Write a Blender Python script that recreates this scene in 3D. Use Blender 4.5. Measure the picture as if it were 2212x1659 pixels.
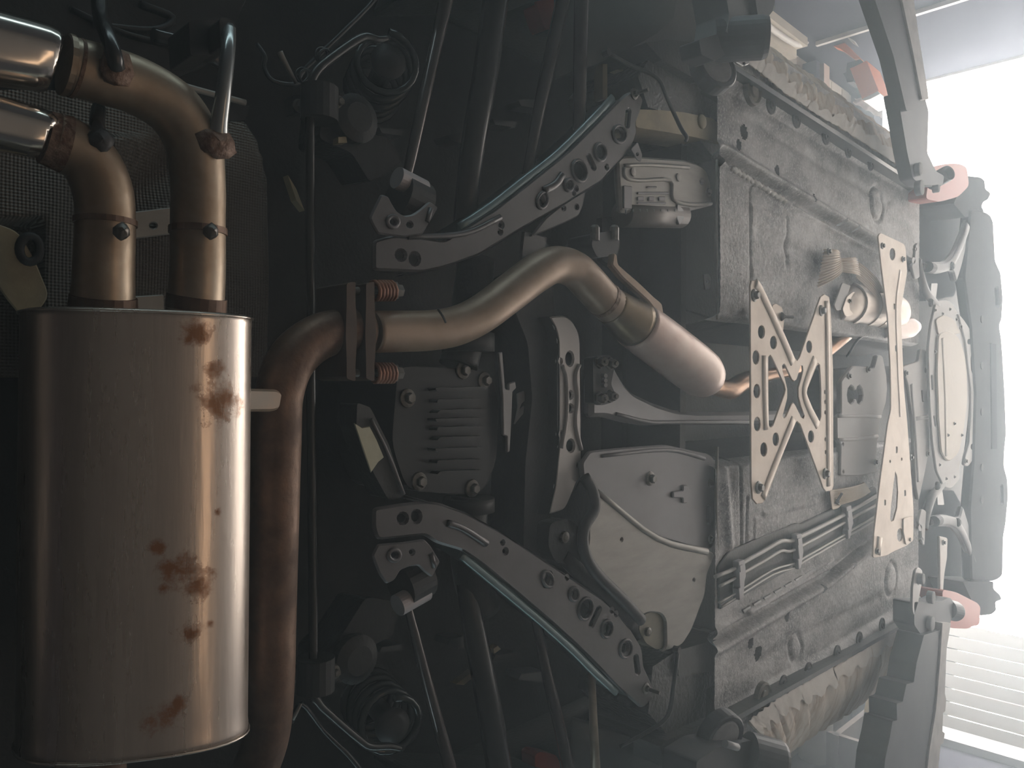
import bpy, bmesh, math, random
import numpy as np
from mathutils import Vector, Matrix
from mathutils.geometry import delaunay_2d_cdt
random.seed(7); rng = np.random.default_rng(7)
for o in list(bpy.data.objects): bpy.data.objects.remove(o)
SC = bpy.context.scene
COL = SC.collection
# ------------------------------------------------------------------ camera
F, CU, CV, CZ = 1661.0, 1106.0, 829.5, 1.0           # focal length and centre in pixels of 2212x1659, eye height
PITCH, YAW = math.radians(44.5), math.radians(0.55)
_Y = np.array([math.sin(PITCH), math.sin(YAW), math.cos(PITCH)]); _Y /= np.linalg.norm(_Y)
_X = np.array([0., -1., 0.]); _X -= _Y * _X.dot(_Y); _X /= np.linalg.norm(_X)
_Z = np.cross(_X, _Y)
M = np.array([_X, _Y, _Z])                            # camera (right, down, forward) -> world
cam = bpy.data.cameras.new('camera'); cam.sensor_width = 36; cam.sensor_fit = 'HORIZONTAL'
cam.lens = F / 2212 * 36; cam.clip_start = .02; cam.clip_end = 200
co = bpy.data.objects.new('camera', cam); COL.objects.link(co)
_bx, _by, _bz = M @ [1, 0, 0], M @ [0, -1, 0], M @ [0, 0, -1]
co.matrix_world = Matrix(((_bx[0], _by[0], _bz[0], 0), (_bx[1], _by[1], _bz[1], 0), (_bx[2], _by[2], _bz[2], CZ), (0, 0, 0, 1)))
SC.camera = co
# ------------------------------------------------------------------ world, lamps, exposure
vs = SC.view_settings
vs.view_transform = 'Standard'; vs.look = 'None'; vs.gamma = 1; vs.use_curve_mapping = False
vs.exposure = 2.15
w = bpy.data.worlds.new('sky'); SC.world = w; w.use_nodes = True
bg = w.node_tree.nodes['Background']
bg.inputs[0].default_value = (1.0, .965, .93, 1); bg.inputs[1].default_value = 4.5
def area(name, loc, rot, sx, sy, watts, col, portal=False):
    l = bpy.data.lights.new(name, 'AREA'); l.shape = 'RECTANGLE'; l.size = sx; l.size_y = sy; l.energy = watts; l.color = col
    if portal: l.cycles.is_portal = True
    o = bpy.data.objects.new(name, l); COL.objects.link(o); o.location = loc; o.rotation_euler = rot
    return o
R = math.radians
area('doorway_portal', (-.1, 6.62, 1.8), (R(-90), 0, 0), 5.4, 3.6, 0, (1, 1, 1), True)
HAZE = .062
SIDE_W, WARM_W, REAR_W = 1.8, 0.5, 0.3
area('side_fill_right', (2.4, 1.0, 2.05), (R(90), 0, R(90)), 2.6, .12, SIDE_W, (.72, .95, 1))  # unseen light added for highlights on the rods, right side
area('side_fill_left', (-2.6, 1.0, 2.05), (R(90), 0, R(-90)), 2.6, .12, SIDE_W, (.72, .95, 1))  # its unseen counterpart, added on the left
area('rear_tube_light', (0, -3.6, 2.2), (R(90), 0, R(0)), 2.6, .5, REAR_W, (1, .86, .7))
area('muffler_fill', (-.2, 1.15, .6), (R(245), 0, 0), 1.8, .10, WARM_W, (1, .68, .44))  # unseen warm strip added to give the muffler its long highlight
# ------------------------------------------------------------------ pixel -> place helpers
def ray(u, v): return M @ np.array([u - CU, v - CV, F])
def P(u, v, h):                                       # the point seen at (u, v) that lies h metres above the eye
    r = ray(u, v); t = h / r[2]; p = r * t
    return Vector((p[0], p[1], p[2] + CZ))
def PX(u, v, h): return h / ray(u, v)[2]              # metres per pixel there
def PY(u, v, y):
    r = ray(u, v); p = r * (y / r[1]); return Vector((p[0], p[1], p[2] + CZ))
def PYX(u, v, y): return y / ray(u, v)[1]
# ------------------------------------------------------------------ mesh building
def dedupe(pts):
    out = []
    for p in pts:
        if not out or (p - out[-1]).length > 1e-5: out.append(p)
    return out
def spline(pts, rad, n=6):
    """Catmull-Rom through points and radii"""
    if len(pts) < 3: return pts, rad
    P_ = [pts[0] * 2 - pts[1]] + list(pts) + [pts[-1] * 2 - pts[-2]]
    r_ = [rad[0]] + list(rad) + [rad[-1]]
    op, orr = [], []
    for i in range(1, len(P_) - 2):
        a, b, c, d = P_[i - 1:i + 3]
        for k in range(n):
            t = k / n
            op.append(.5 * ((2 * b) + (c - a) * t + (2 * a - 5 * b + 4 * c - d) * t * t + (3 * b - a - 3 * c + d) * t ** 3))
            orr.append(r_[i] + (r_[i + 1] - r_[i]) * t)
    op.append(pts[-1]); orr.append(rad[-1])
    return op, orr
def rnd(poly, r, n=3):
    """round the corners of a pixel polygon; r in pixels"""
    out = []; k = len(poly)
    for i in range(k):
        p0, p1, p2 = np.array(poly[i - 1], float), np.array(poly[i], float), np.array(poly[(i + 1) % k], float)
        a, b = p0 - p1, p2 - p1; la, lb = np.linalg.norm(a), np.linalg.norm(b)
        q = min(r, la * .45, lb * .45)
        if q < .4: out.append(tuple(p1)); continue
        s, e = p1 + a / la * q, p1 + b / lb * q
        for j in range(n + 1):
            t = j / n
            out.append(tuple((1 - t) ** 2 * s + 2 * t * (1 - t) * p1 + t * t * e))
    return out
def ell(u, v, ru, rv, n=12, rot=0):
    c, s = math.cos(R(rot)), math.sin(R(rot))
    return [(u + ru * math.cos(a) * c - rv * math.sin(a) * s, v + ru * math.cos(a) * s + rv * math.sin(a) * c) for a in [2 * math.pi * i / n for i in range(n)]]
def slot(u0, v0, u1, v1, r, n=5):
    d = math.atan2(v1 - v0, u1 - u0); o = []
    for i in range(n + 1): a = d + math.pi / 2 + math.pi * i / n; o.append((u0 + r * math.cos(a), v0 + r * math.sin(a)))
    for i in range(n + 1): a = d - math.pi / 2 + math.pi * i / n; o.append((u1 + r * math.cos(a), v1 + r * math.sin(a)))
    return o
class Plane:
    """a plane through p with axes e1, e2 (and normal n)"""
    def __init__(s, p, e1, e2):
        s.p = Vector(p); s.e1 = Vector(e1).normalized(); s.n = s.e1.cross(Vector(e2)).normalized(); s.e2 = s.n.cross(s.e1)
    def hit(s, u, v):
        r = Vector(ray(u, v)); o = Vector((0, 0, CZ)); t = (s.p - o).dot(s.n) / r.dot(s.n); return o + r * t
    def to2(s, q): d = q - s.p; return (d.dot(s.e1), d.dot(s.e2))
    def to3(s, x, y, z=0): return s.p + s.e1 * x + s.e2 * y + s.n * z
def HP(h): return Plane((0, 0, CZ + h), (1, 0, 0), (0, 1, 0))
def P3(a, b, c): return Plane(a, b - a, c - a)         # plane through three points (normal should end up)
class MB:
    def __init__(s): s.v = []; s.f = []; s.sm = []
    def add(s, vs, fs, smooth=False):
        k = len(s.v); s.v += [tuple(q) for q in vs]; s.f += [tuple(k + i for i in f) for f in fs]; s.sm += [smooth] * len(fs); return s
    def box(s, c, size, rot=None, taper=1.0):
        c = Vector(c); q = []
        for z in (-1, 1):
            k = taper if z > 0 else 1
            for x, y in ((-1, -1), (1, -1), (1, 1), (-1, 1)):
                d = Vector((x * size[0] / 2 * k, y * size[1] / 2 * k, z * size[2] / 2))
                q.append(c + (rot @ d if rot else d))
        return s.add(q, [(3, 2, 1, 0), (4, 5, 6, 7), (0, 1, 5, 4), (1, 2, 6, 5), (2, 3, 7, 6), (3, 0, 4, 7)])
    def tube(s, pts, rad, n=14, smooth=True, sub=6, cap=True, squash=1.0, up=None, phase=0.0):
        pts = [Vector(p) for p in pts]
        rad = [rad] * len(pts) if not hasattr(rad, '__len__') else list(rad)
        if sub: pts, rad = spline(pts, rad, sub)
        k = len(pts); tan = [(pts[min(i + 1, k - 1)] - pts[max(i - 1, 0)]).normalized() for i in range(k)]
        a = up or Vector((0, 0, 1))
        if abs(a.dot(tan[0])) > .95: a = Vector((1, 0, 0)) if abs(tan[0].x) < .9 else Vector((0, 1, 0))
        vsl = []; nrm = (a - tan[0] * a.dot(tan[0])).normalized()
        for i in range(k):
            if up: nrm = (up - tan[i] * up.dot(tan[i])).normalized()
            else: nrm = (nrm - tan[i] * nrm.dot(tan[i])).normalized()
            b = tan[i].cross(nrm)
            for j in range(n):
                t = 2 * math.pi * j / n + phase
                vsl.append(pts[i] + nrm * math.cos(t) * rad[i] * squash + b * math.sin(t) * rad[i])
        fs = [(i * n + j, i * n + (j + 1) % n, (i + 1) * n + (j + 1) % n, (i + 1) * n + j) for i in range(k - 1) for j in range(n)]
        s.add(vsl, fs, smooth)
        if cap:
            s.f += [tuple(len(s.v) - k * n + j for j in reversed(range(n))), tuple(len(s.v) - n + j for j in range(n))]; s.sm += [False, False]
        return s
    def lathe(s, p, ax, prof, n=20, smooth=False):
        """revolve (distance along axis, radius) pairs about the axis through p"""
        p = Vector(p); ax = Vector(ax).normalized()
        a = Vector((0, 0, 1)) if abs(ax.z) < .9 else Vector((1, 0, 0))
        e1 = (a - ax * a.dot(ax)).normalized(); e2 = ax.cross(e1); vsl = []
        for d, r in prof:
            for j in range(n):
                t = 2 * math.pi * j / n; vsl.append(p + ax * d + (e1 * math.cos(t) + e2 * math.sin(t)) * max(r, 1e-4))
        k = len(prof)
        fs = [(i * n + j, i * n + (j + 1) % n, (i + 1) * n + (j + 1) % n, (i + 1) * n + j) for i in range(k - 1) for j in range(n)]
        fs += [tuple(reversed(range(n))), tuple((k - 1) * n + j for j in range(n))]
        return s.add(vsl, fs, smooth)
    def plate(s, outer, pl, th, holes=(), bevel=.0015, lift=0.0):
        """a sheet: pixel outline and holes unprojected onto the plane, thickened away from the eye side"""
        loops = []
        for k, pol in enumerate([outer] + list(holes)):
            q = []
            for u, v in pol:
                c = Vector(pl.to2(pl.hit(u, v)))
                if not q or (c - q[-1]).length > 2e-4: q.append(c)
            if (q[0] - q[-1]).length < 2e-4: q.pop()
            ar = sum(q[i].x * q[(i + 1) % len(q)].y - q[(i + 1) % len(q)].x * q[i].y for i in range(len(q)))
            if (ar > 0) != (k == 0): q.reverse()
            loops.append(q)
        b = min(bevel, th * .4); off = []
        for q in loops:                                # edges pulled into the sheet by b
            o = []; n = len(q)
            for i in range(n):
                d0, d1 = (q[i] - q[i - 1]).normalized(), (q[(i + 1) % n] - q[i]).normalized()
                t = (d0 + d1); t = t.normalized() if t.length > 1e-3 else d1
                o.append(q[i] + Vector((-t.y, t.x)) * b)
            off.append(o)
        pts = [p for o in off for p in o]; edges = []; k = 0; fcs = []
        for o in off:
            n = len(o); edges += [(k + i, k + (i + 1) % n) for i in range(n)]; k += n
        rv, re, rf, _a, _b, _c = delaunay_2d_cdt(pts, edges, [], 1, 1e-6)
        allp = [[(p.x, p.y) for p in o] for o in off]
        def inside(x, y):
            c = False
            for o in allp:
                j = o[-1]
                for p in o:
                    if (p[1] > y) != (j[1] > y) and x < (j[0] - p[0]) * (y - p[1]) / (j[1] - p[1]) + p[0]: c = not c
                    j = p
            return c
        tri = [f for f in rf if inside(sum(rv[i].x for i in f) / len(f), sum(rv[i].y for i in f) / len(f))]
        s.add([pl.to3(p.x, p.y, lift) for p in rv], [tuple(reversed(f)) for f in tri])
        s.add([pl.to3(p.x, p.y, lift + th) for p in rv], [tuple(f) for f in tri])
        for q, o in zip(loops, off):
            n = len(q); R_ = [(o, 0), (q, b), (q, th - b), (o, th)]
            s.add([pl.to3(p.x, p.y, lift + z) for lp, z in R_ for p in lp], [(r * n + i, r * n + (i + 1) % n, (r + 1) * n + (i + 1) % n, (r + 1) * n + i) for r in range(3) for i in range(n)])
        return s
    def bead(s, path, pl, wpx, hgt, n=10, sub=4):
        """pressed rib along a pixel path on a plane, standing proud towards the eye by hgt"""
        q = [pl.hit(u, v) for u, v in path]
        t = [(pl.hit(u + 1, v) - pl.hit(u, v)).length for u, v in path]
        rw = [wpx * k * .5 for k in t]
        return s.tube(q, rw, n, True, sub if len(q) > 2 else 0, True, hgt / max(rw[0], 1e-4), pl.n)
    def rim(s, u, v, ru, rv, pl, w, hgt, rot=0):
        """raised ring round a hole"""
        q = [pl.hit(a, b) for a, b in ell(u, v, ru, rv, 14, rot)]; q += q[:2]
        return s.tube(q, w, 6, True, 0, False, hgt / w, pl.n)
    def extr(s, outer, pl, d, inset=0.0):
        """a block: pixel outline on the plane, pushed d metres along the normal, far side shrunk by inset"""
        q = [pl.hit(u, v) for u, v in outer]; c = sum(q, Vector()) / len(q); k = len(q)
        far = [c + (a - c) * (1 - inset) + pl.n * d for a in q]
        ar = sum(pl.to2(q[i])[0] * pl.to2(q[(i + 1) % k])[1] - pl.to2(q[(i + 1) % k])[0] * pl.to2(q[i])[1] for i in range(k))
        fs = [(i, (i + 1) % k, k + (i + 1) % k, k + i) for i in range(k)] + [tuple(reversed(range(k))), tuple(k + i for i in range(k))]
        if ar < 0: fs = [tuple(reversed(f)) for f in fs]
        return s.add(q + far, fs)
    def grid(s, rows, smooth=True):
        """surface through rows of points"""
        n = len(rows[0]); k = len(rows)
        return s.add([q for r in rows for q in r], [(i * n + j, i * n + j + 1, (i + 1) * n + j + 1, (i + 1) * n + j) for i in range(k - 1) for j in range(n - 1)], smooth)
    def mesh(s, name, mat, off=Vector((0, 0, 0))):
        me = bpy.data.meshes.new(name)
        v = np.array(s.v, float) - np.array(off)
        me.from_pydata(v.tolist(), [], s.f); me.materials.append(mat)
        me.polygons.foreach_set('use_smooth', s.sm); me.update(); return me
    def build(s, name, mat, parent=None, label=None):
        off = wloc(parent)
        o = bpy.data.objects.new(name, s.mesh(name, mat, off)); COL.objects.link(o)
        if parent is not None: o.parent = parent
        if label: o['label'] = label
        return o
def wloc(o):
    q = Vector((0, 0, 0))
    while o is not None: q += o.location; o = o.parent
    return q
def thing(name, label, cat, loc, group=None):
    o = bpy.data.objects.new(name, None); o.empty_display_size = .05; COL.objects.link(o); o.location = loc
    o['label'] = label; o['category'] = cat
    if group: o['group'] = group
    return o
def tag(o, label, cat, group=None):
    o['label'] = label; o['category'] = cat
    if group: o['group'] = group
    return o
def struct(mb, name, mat, parent=None):
    o = mb.build(name, mat, parent)
    if parent is None: o['kind'] = 'structure'
    return o
def put(name, me, parent, loc, rot=None, scale=1.0):
    """a part that shares its mesh with its like"""
    o = bpy.data.objects.new(name, me); COL.objects.link(o)
    o.parent = parent; m = Matrix.Translation(Vector(loc) - wloc(parent))
    if rot is not None: m = m @ rot.to_4x4()
    o.matrix_basis = m @ Matrix.Scale(scale, 4)
    return o
# ------------------------------------------------------------------ materials
def mat(name, col, rough=.5, metal=0., var=None, vscale=8., vmix=.5, bump=0., bscale=40., rvar=0., spec=.5, stretch=None, detail=5., lo=.4, hi=.62):
    m = bpy.data.materials.new(name); m.use_nodes = True; nt = m.node_tree; N = nt.nodes; L = nt.links
    b = N['Principled BSDF']; b.inputs['Base Color'].default_value = (*col, 1); b.inputs['Roughness'].default_value = rough; b.inputs['Metallic'].default_value = metal
    b.inputs['Specular IOR Level'].default_value = spec
    tc = N.new('ShaderNodeTexCoord'); src = tc.outputs['Object']
    if stretch:
        mp = N.new('ShaderNodeMapping'); mp.inputs['Scale'].default_value = stretch; L.new(src, mp.inputs[0]); src = mp.outputs[0]
    if var:
        n = N.new('ShaderNodeTexNoise'); n.inputs['Scale'].default_value = vscale; n.inputs['Detail'].default_value = detail; n.inputs['Roughness'].default_value = .65; L.new(src, n.inputs['Vector'])
        r = N.new('ShaderNodeValToRGB'); r.color_ramp.elements[0].position = lo; r.color_ramp.elements[1].position = hi; L.new(n.outputs[0], r.inputs[0])
        mx = N.new('ShaderNodeMix'); mx.data_type = 'RGBA'; mx.inputs[6].default_value = (*col, 1); mx.inputs[7].default_value = (*var, 1)
        mu = N.new('ShaderNodeMath'); mu.operation = 'MULTIPLY'; mu.inputs[1].default_value = vmix; L.new(r.outputs[0], mu.inputs[0]); L.new(mu.outputs[0], mx.inputs[0])
        L.new(mx.outputs[2], b.inputs['Base Color'])
        if rvar:
            ma = N.new('ShaderNodeMath'); ma.operation = 'MULTIPLY_ADD'; ma.inputs[1].default_value = rvar; ma.inputs[2].default_value = rough; L.new(r.outputs[0], ma.inputs[0]); L.new(ma.outputs[0], b.inputs['Roughness'])
    if bump:
        n2 = N.new('ShaderNodeTexNoise'); n2.inputs['Scale'].default_value = bscale; n2.inputs['Detail'].default_value = 4; L.new(src, n2.inputs['Vector'])
        bp = N.new('ShaderNodeBump'); bp.inputs['Strength'].default_value = bump; bp.inputs['Distance'].default_value = .004; L.new(n2.outputs[0], bp.inputs['Height']); L.new(bp.outputs[0], b.inputs['Normal'])
    return m
def rust_spots(m, spots, col=(.23, .095, .03)):
    """rust stains at given places (object space) over a finished material: [(x, y, z, radius)]"""
    nt = m.node_tree; N = nt.nodes; L = nt.links; b = N['Principled BSDF']
    lk = b.inputs['Base Color'].links; base = lk[0].from_socket if lk else None
    tc = N.new('ShaderNodeTexCoord'); no = N.new('ShaderNodeTexNoise'); no.inputs['Scale'].default_value = 42; no.inputs['Detail'].default_value = 6; no.inputs['Roughness'].default_value = .75; L.new(tc.outputs['Object'], no.inputs['Vector'])
    acc = None
    for x, y, z, r in spots:
        d = N.new('ShaderNodeVectorMath'); d.operation = 'DISTANCE'; d.inputs[1].default_value = (x, y, z); L.new(tc.outputs['Object'], d.inputs[0])
        k = N.new('ShaderNodeMath'); k.operation = 'MULTIPLY_ADD'; k.inputs[1].default_value = -1 / r; k.inputs[2].default_value = 1; L.new(d.outputs['Value'], k.inputs[0])
        if acc is None: acc = k.outputs[0]
        else:
            mx = N.new('ShaderNodeMath'); mx.operation = 'MAXIMUM'; L.new(acc, mx.inputs[0]); L.new(k.outputs[0], mx.inputs[1]); acc = mx.outputs[0]
    a = N.new('ShaderNodeMath'); a.operation = 'MULTIPLY_ADD'; a.inputs[1].default_value = 2.6; a.inputs[2].default_value = -1.45; L.new(no.outputs[0], a.inputs[0])
    s = N.new('ShaderNodeMath'); s.operation = 'ADD'; L.new(a.outputs[0], s.inputs[0]); L.new(acc, s.inputs[1])
    r = N.new('ShaderNodeValToRGB'); r.color_ramp.elements[0].position = .1; r.color_ramp.elements[1].position = .75; L.new(s.outputs[0], r.inputs[0])
    mx = N.new('ShaderNodeMix'); mx.data_type = 'RGBA'; mx.inputs[7].default_value = (*col, 1); L.new(r.outputs[0], mx.inputs[0])
    if base: L.new(base, mx.inputs[6])
    else: mx.inputs[6].default_value = b.inputs['Base Color'].default_value
    L.new(mx.outputs[2], b.inputs['Base Color'])
    ml = N.new('ShaderNodeMath'); ml.operation = 'MULTIPLY_ADD'; ml.inputs[1].default_value = -b.inputs['Metallic'].default_value * .9; ml.inputs[2].default_value = b.inputs['Metallic'].default_value
    L.new(r.outputs[0], ml.inputs[0]); L.new(ml.outputs[0], b.inputs['Metallic'])
    return m
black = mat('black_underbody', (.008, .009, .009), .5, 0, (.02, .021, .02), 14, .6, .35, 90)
gloss = mat('black_paint', (.014, .018, .018), .28, 0, (.03, .035, .035), 20, .5, .1, 60)
rubber = mat('black_rubber', (.014, .014, .014), .6, 0, bump=.15, bscale=80)
linkm = mat('black_link_paint', (.035, .035, .036), .22, .3, (.05, .05, .05), 12, .5)
subm = mat('grey_subframe_paint', (.10, .096, .099), .36, .4, (.068, .066, .068), 5, .6, .12, 60)
zinc = mat('grey_zinc', (.3, .3, .3), .45, .5, (.2, .2, .2), 10, .5, .1, 70)
bolt_m = mat('bolt_steel', (.16, .155, .145), .4, .6, (.08, .065, .05), 60, .5)
steel = mat('brushed_muffler_steel', (.55, .48, .42), .25, .9, (.34, .31, .28), 5, .55, .05, 30, .12, stretch=(.35, 5, 5))
pipe = mat('tanned_exhaust_steel', (.38, .31, .235), .38, .75, (.25, .18, .12), 7, .7, .12, 50, .15)
pipet = mat('tan_front_pipe', (.31, .23, .17), .42, .45, (.2, .14, .09), 6, .6, .1, 60, .1)
pipeo = mat('brown_rusted_pipe', (.17, .105, .07), .45, .5, (.07, .042, .028), 9, .8, .35, 55, .2)
resm = mat('pale_resonator_steel', (.6, .49, .43), .42, .4, (.5, .34, .29), 6, .6, .1, 40, .1)
goldm = mat('heat_tinted_band', (.2, .15, .09), .35, .7, (.12, .09, .06), 8, .6)
copper = mat('copper_tinted_pipe', (.5, .31, .2), .3, .85, (.3, .17, .1), 10, .6)
rustm = mat('rusty_weld', (.11, .055, .03), .6, .3, (.3, .22, .17), 60, .6, .9, 90)
tipm = mat('polished_tip', (.62, .58, .53), .16, .95, (.45, .4, .34), 5, .4)
brace = mat('galvanised_beige_brace', (.63, .54, .45), .48, .25, (.48, .4, .32), 9, .6, .08, 70)
crossm = mat('pale_crossbar_paint', (.36, .345, .33), .4, .3, (.28, .27, .26), 5, .5, .1, 60)
alu = mat('dull_aluminium_sheet', (.29, .28, .255), .5, .45, (.21, .2, .18), 5, .6, .06, 60, stretch=(4, 1, 1))
aludk = mat('grey_tank_panel', (.2, .195, .2), .5, .3, (.15, .145, .15), 4, .6, .05, 60)
plast = mat('grey_plastic_tray', (.43, .42, .405), .55, 0, (.35, .34, .33), 6, .5)
beige = mat('pale_engine_tray', (.5, .45, .38), .55, .1, (.46, .41, .35), 7, .55, .1, 50)
yellowm = mat('yellowed_bracket', (.36, .31, .2), .6, .1, (.22, .19, .13), 10, .6, .2, 60)
orange = mat('orange_car_paint', (.42, .055, .02), .4, 0, spec=.3)
orangeb = mat('orange_machine_paint', (.75, .2, .05), .4, 0)
liner = mat('dark_wheel_arch_liner', (.03, .036, .034), .6, 0, (.05, .055, .052), 5, .5, .1, 30, spec=.25)
arm_m = mat('dark_lift_paint', (.05, .055, .065), .5, .1, (.09, .09, .095), 6, .5)
armlt = mat('lit_pale_lift_edge', (.45, .43, .41), .5, 0, (.25, .25, .25), 9, .6)  # lit front face of the lift arms put into the colour
padm = mat('grey_rubber_pad', (.3, .3, .3), .7, 0, (.2, .2, .2), 20, .5)
tray = mat('dark_front_tray', (.07, .07, .075), .85, 0, (.10, .10, .10), 5, .5, spec=.15)
paperm = mat('brown_masking_paper', (.66, .59, .51), .75, 0, (.42, .31, .22), 4, .75, .25, 25, stretch=(.9, 9, .9), lo=.46, hi=.66)
tapem = mat('pale_masking_tape', (.72, .68, .62), .6, 0, (.55, .5, .44), 8, .5)
linem = mat('coated_line', (.52, .51, .48), .45, .1)
clipm = mat('grey_line_clip', (.46, .46, .47), .5, 0)
# ------------------------------------------------------------------ the garage
XR, XL, YF, YB, ZC = 2.5, -2.7, 6.55, -4.0, 3.5
concrete = mat('concrete_floor', (.21, .2, .19), .75, 0, (.16, .152, .142), 2.5, .7, .1, 30)
wallm = mat('painted_wall', (.07, .07, .088), .9, 0, (.05, .05, .065), 1.5, .5, .05, 20, spec=0)
ceilm = mat('ceiling_boards', (.5, .47, .42), .7, 0, (.42, .39, .35), 3, .5)
whitem = mat('white_painted_boards', (.74, .73, .7), .6, 0, (.66, .63, .58), 3, .5, stretch=(6, 6, .6))
cream = mat('cream_trim', (.62, .57, .48), .6, 0, (.5, .46, .4), 5, .5)
pinkm = mat('pinkish_timber', (.15, .105, .095), .7, 0, (.12, .085, .08), 6, .5)
groundm = mat('grey_yard_ground', (.2, .195, .185), .85, 0, (.15, .145, .14), 1.5, .6)
def slabbox(x0, x1, y0, y1, z0, z1): return MB().box(((x0 + x1) / 2, (y0 + y1) / 2, (z0 + z1) / 2), (x1 - x0, y1 - y0, z1 - z0))
struct(slabbox(XL - .2, XR + .2, YB - .2, YF + .2, -.1, 0), 'floor', concrete)
struct(slabbox(XL - .2, XR + .2, YB - .2, YF + .2, ZC, ZC + .15), 'ceiling', ceilm)
struct(slabbox(XR, XR + .2, YB, YF + .2, 0, ZC), 'wall_right', wallm)
struct(slabbox(XL - .2, XL, YB, YF + .2, 0, ZC), 'wall_left', wallm)
struct(slabbox(XL, XR, YB - .2, YB, 0, ZC), 'wall_rear', wallm)
struct(slabbox(XL, XR, YF, YF + .2, 3.3, ZC), 'wall_front', wallm)
struct(slabbox(-30, 30, YF + .2, 60, -.12, -.02), 'ground_yard', groundm)
# ceiling planks in view near the door, on the right hand side
for i in range(7):
    y0 = 5.1 + i * .21
    o = MB().box((1.9, y0 + .1, ZC - .008), (1.15, .2, .016)).build('plank', cream, bpy.data.objects['ceiling'])
# cornice along the top of the right wall: two stacked mouldings
for k, (dx, dz, sx, sz) in enumerate(((.06, .05, .12, .1), (.03, .14, .06, .08))):
    for j in range(2):
        MB().box((XR - dx, 2.9 + j * 1.62, ZC - dz), (sx, 1.6, sz)).build('cornice_piece', cream, bpy.data.objects['wall_right'])
# right door jamb strip and reveal
struct(slabbox(XR - .02, XR, YF + .13, YF + .2, 0, 3.3), 'trim_1', whitem)
struct(slabbox(XL, XL + .06, YF - .03, YF + .2, 0, 3.3), 'trim_2', mat('grey_jamb', (.42, .43, .44), .6))
for i, yy in enumerate((5.42,)):
    MB().box((XR - .02, yy, 2.0), (.03, .03, 2.6)).build('conduit_strip', whitem, bpy.data.objects['wall_right'])
# open door leaf of white upright boards on the left, hinged outwards
leafm = mat('weathered_white_boards', (.23, .22, .205), .7, 0, (.18, .17, .155), 3, .6, stretch=(6, 6, .6))
def leaf(n, xa, ya, xb, yb, boards):
    root = bpy.data.objects.new('door_%d' % n, None); COL.objects.link(root); root.location = (xa, ya, 0); root['kind'] = 'structure'
    a, b = Vector((xa, ya, 0)), Vector((xb, yb, 0)); d = (b - a) / boards; ang = math.atan2(d.y, d.x); rot = Matrix.Rotation(ang, 3, 'Z')
    bw = d.length
    me = MB().box((0, 0, 0), (bw - .008, .03, 3.1)).mesh('board', leafm)
    for i in range(boards): put('board', me, root, a + d * (i + .5) + Vector((0, 0, 1.7)), rot)
    for z in (.5, 1.7, 2.9): MB().box((0, 0, 0), (bw * boards, .04, .12)) and put('cross_rail', MB().box((0, 0, 0), (bw * boards - .02, .03, .12)).mesh('rail', leafm), root, a + d * boards / 2 + Vector((0, 0, z)) + rot @ Vector((0, .032, 0)), rot)
    return root
leaf(1, -2.78, 6.78, -1.95, 7.25, 9)
leaf(2, 2.62, 6.8, 3.2, 7.9, 10)
# timber frame standing in the yard beyond the left leaf
t = thing('timber_frame', 'pinkish timber frame standing outside beyond the open white door', 'frame', (-2.4, 8.6, -.02))
for x in (-2.95, -2.25): MB().box((x, 8.6, 1.6), (.07, .07, 3.24)).build('upright', pinkm, t)
for z in (2.05, 2.55, 3.0): MB().box((-2.6, 8.6, z), (.64, .06, .08)).build('crossbar', pinkm, t)
# ladder leaning outside at right
t = thing('ladder', 'pale blue-grey ladder seen through the bright doorway, upper right', 'ladder', (2.15, 8.3, -.02))
lm = mat('ladder_metal', (.55, .6, .68), .4, .3)
for s in (-1, 1): MB().tube([(1.75 + s * .16 , 8.1, -.02), (1.9 + s * .1, 8.6, 3.4)], .025, 8, sub=0).build('rail', lm, t)
rung = MB().tube([(-.13, 0, 0), (.13, 0, 0)], .014, 8, sub=0).mesh('rung', lm)
for i in range(10): k = i / 10 + .06; put('rung', rung, t, (1.75 + .15 * k, 8.1 + .5 * k, 3.4 * k))
# ------------------------------------------------------------------ the car body
HF, HS = 1.18, 1.13
car = thing('car', 'orange car raised on a lift, dusty dark underbody, sills masked with paper', 'car', (0, 2.9, CZ + 1.2))
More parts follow.
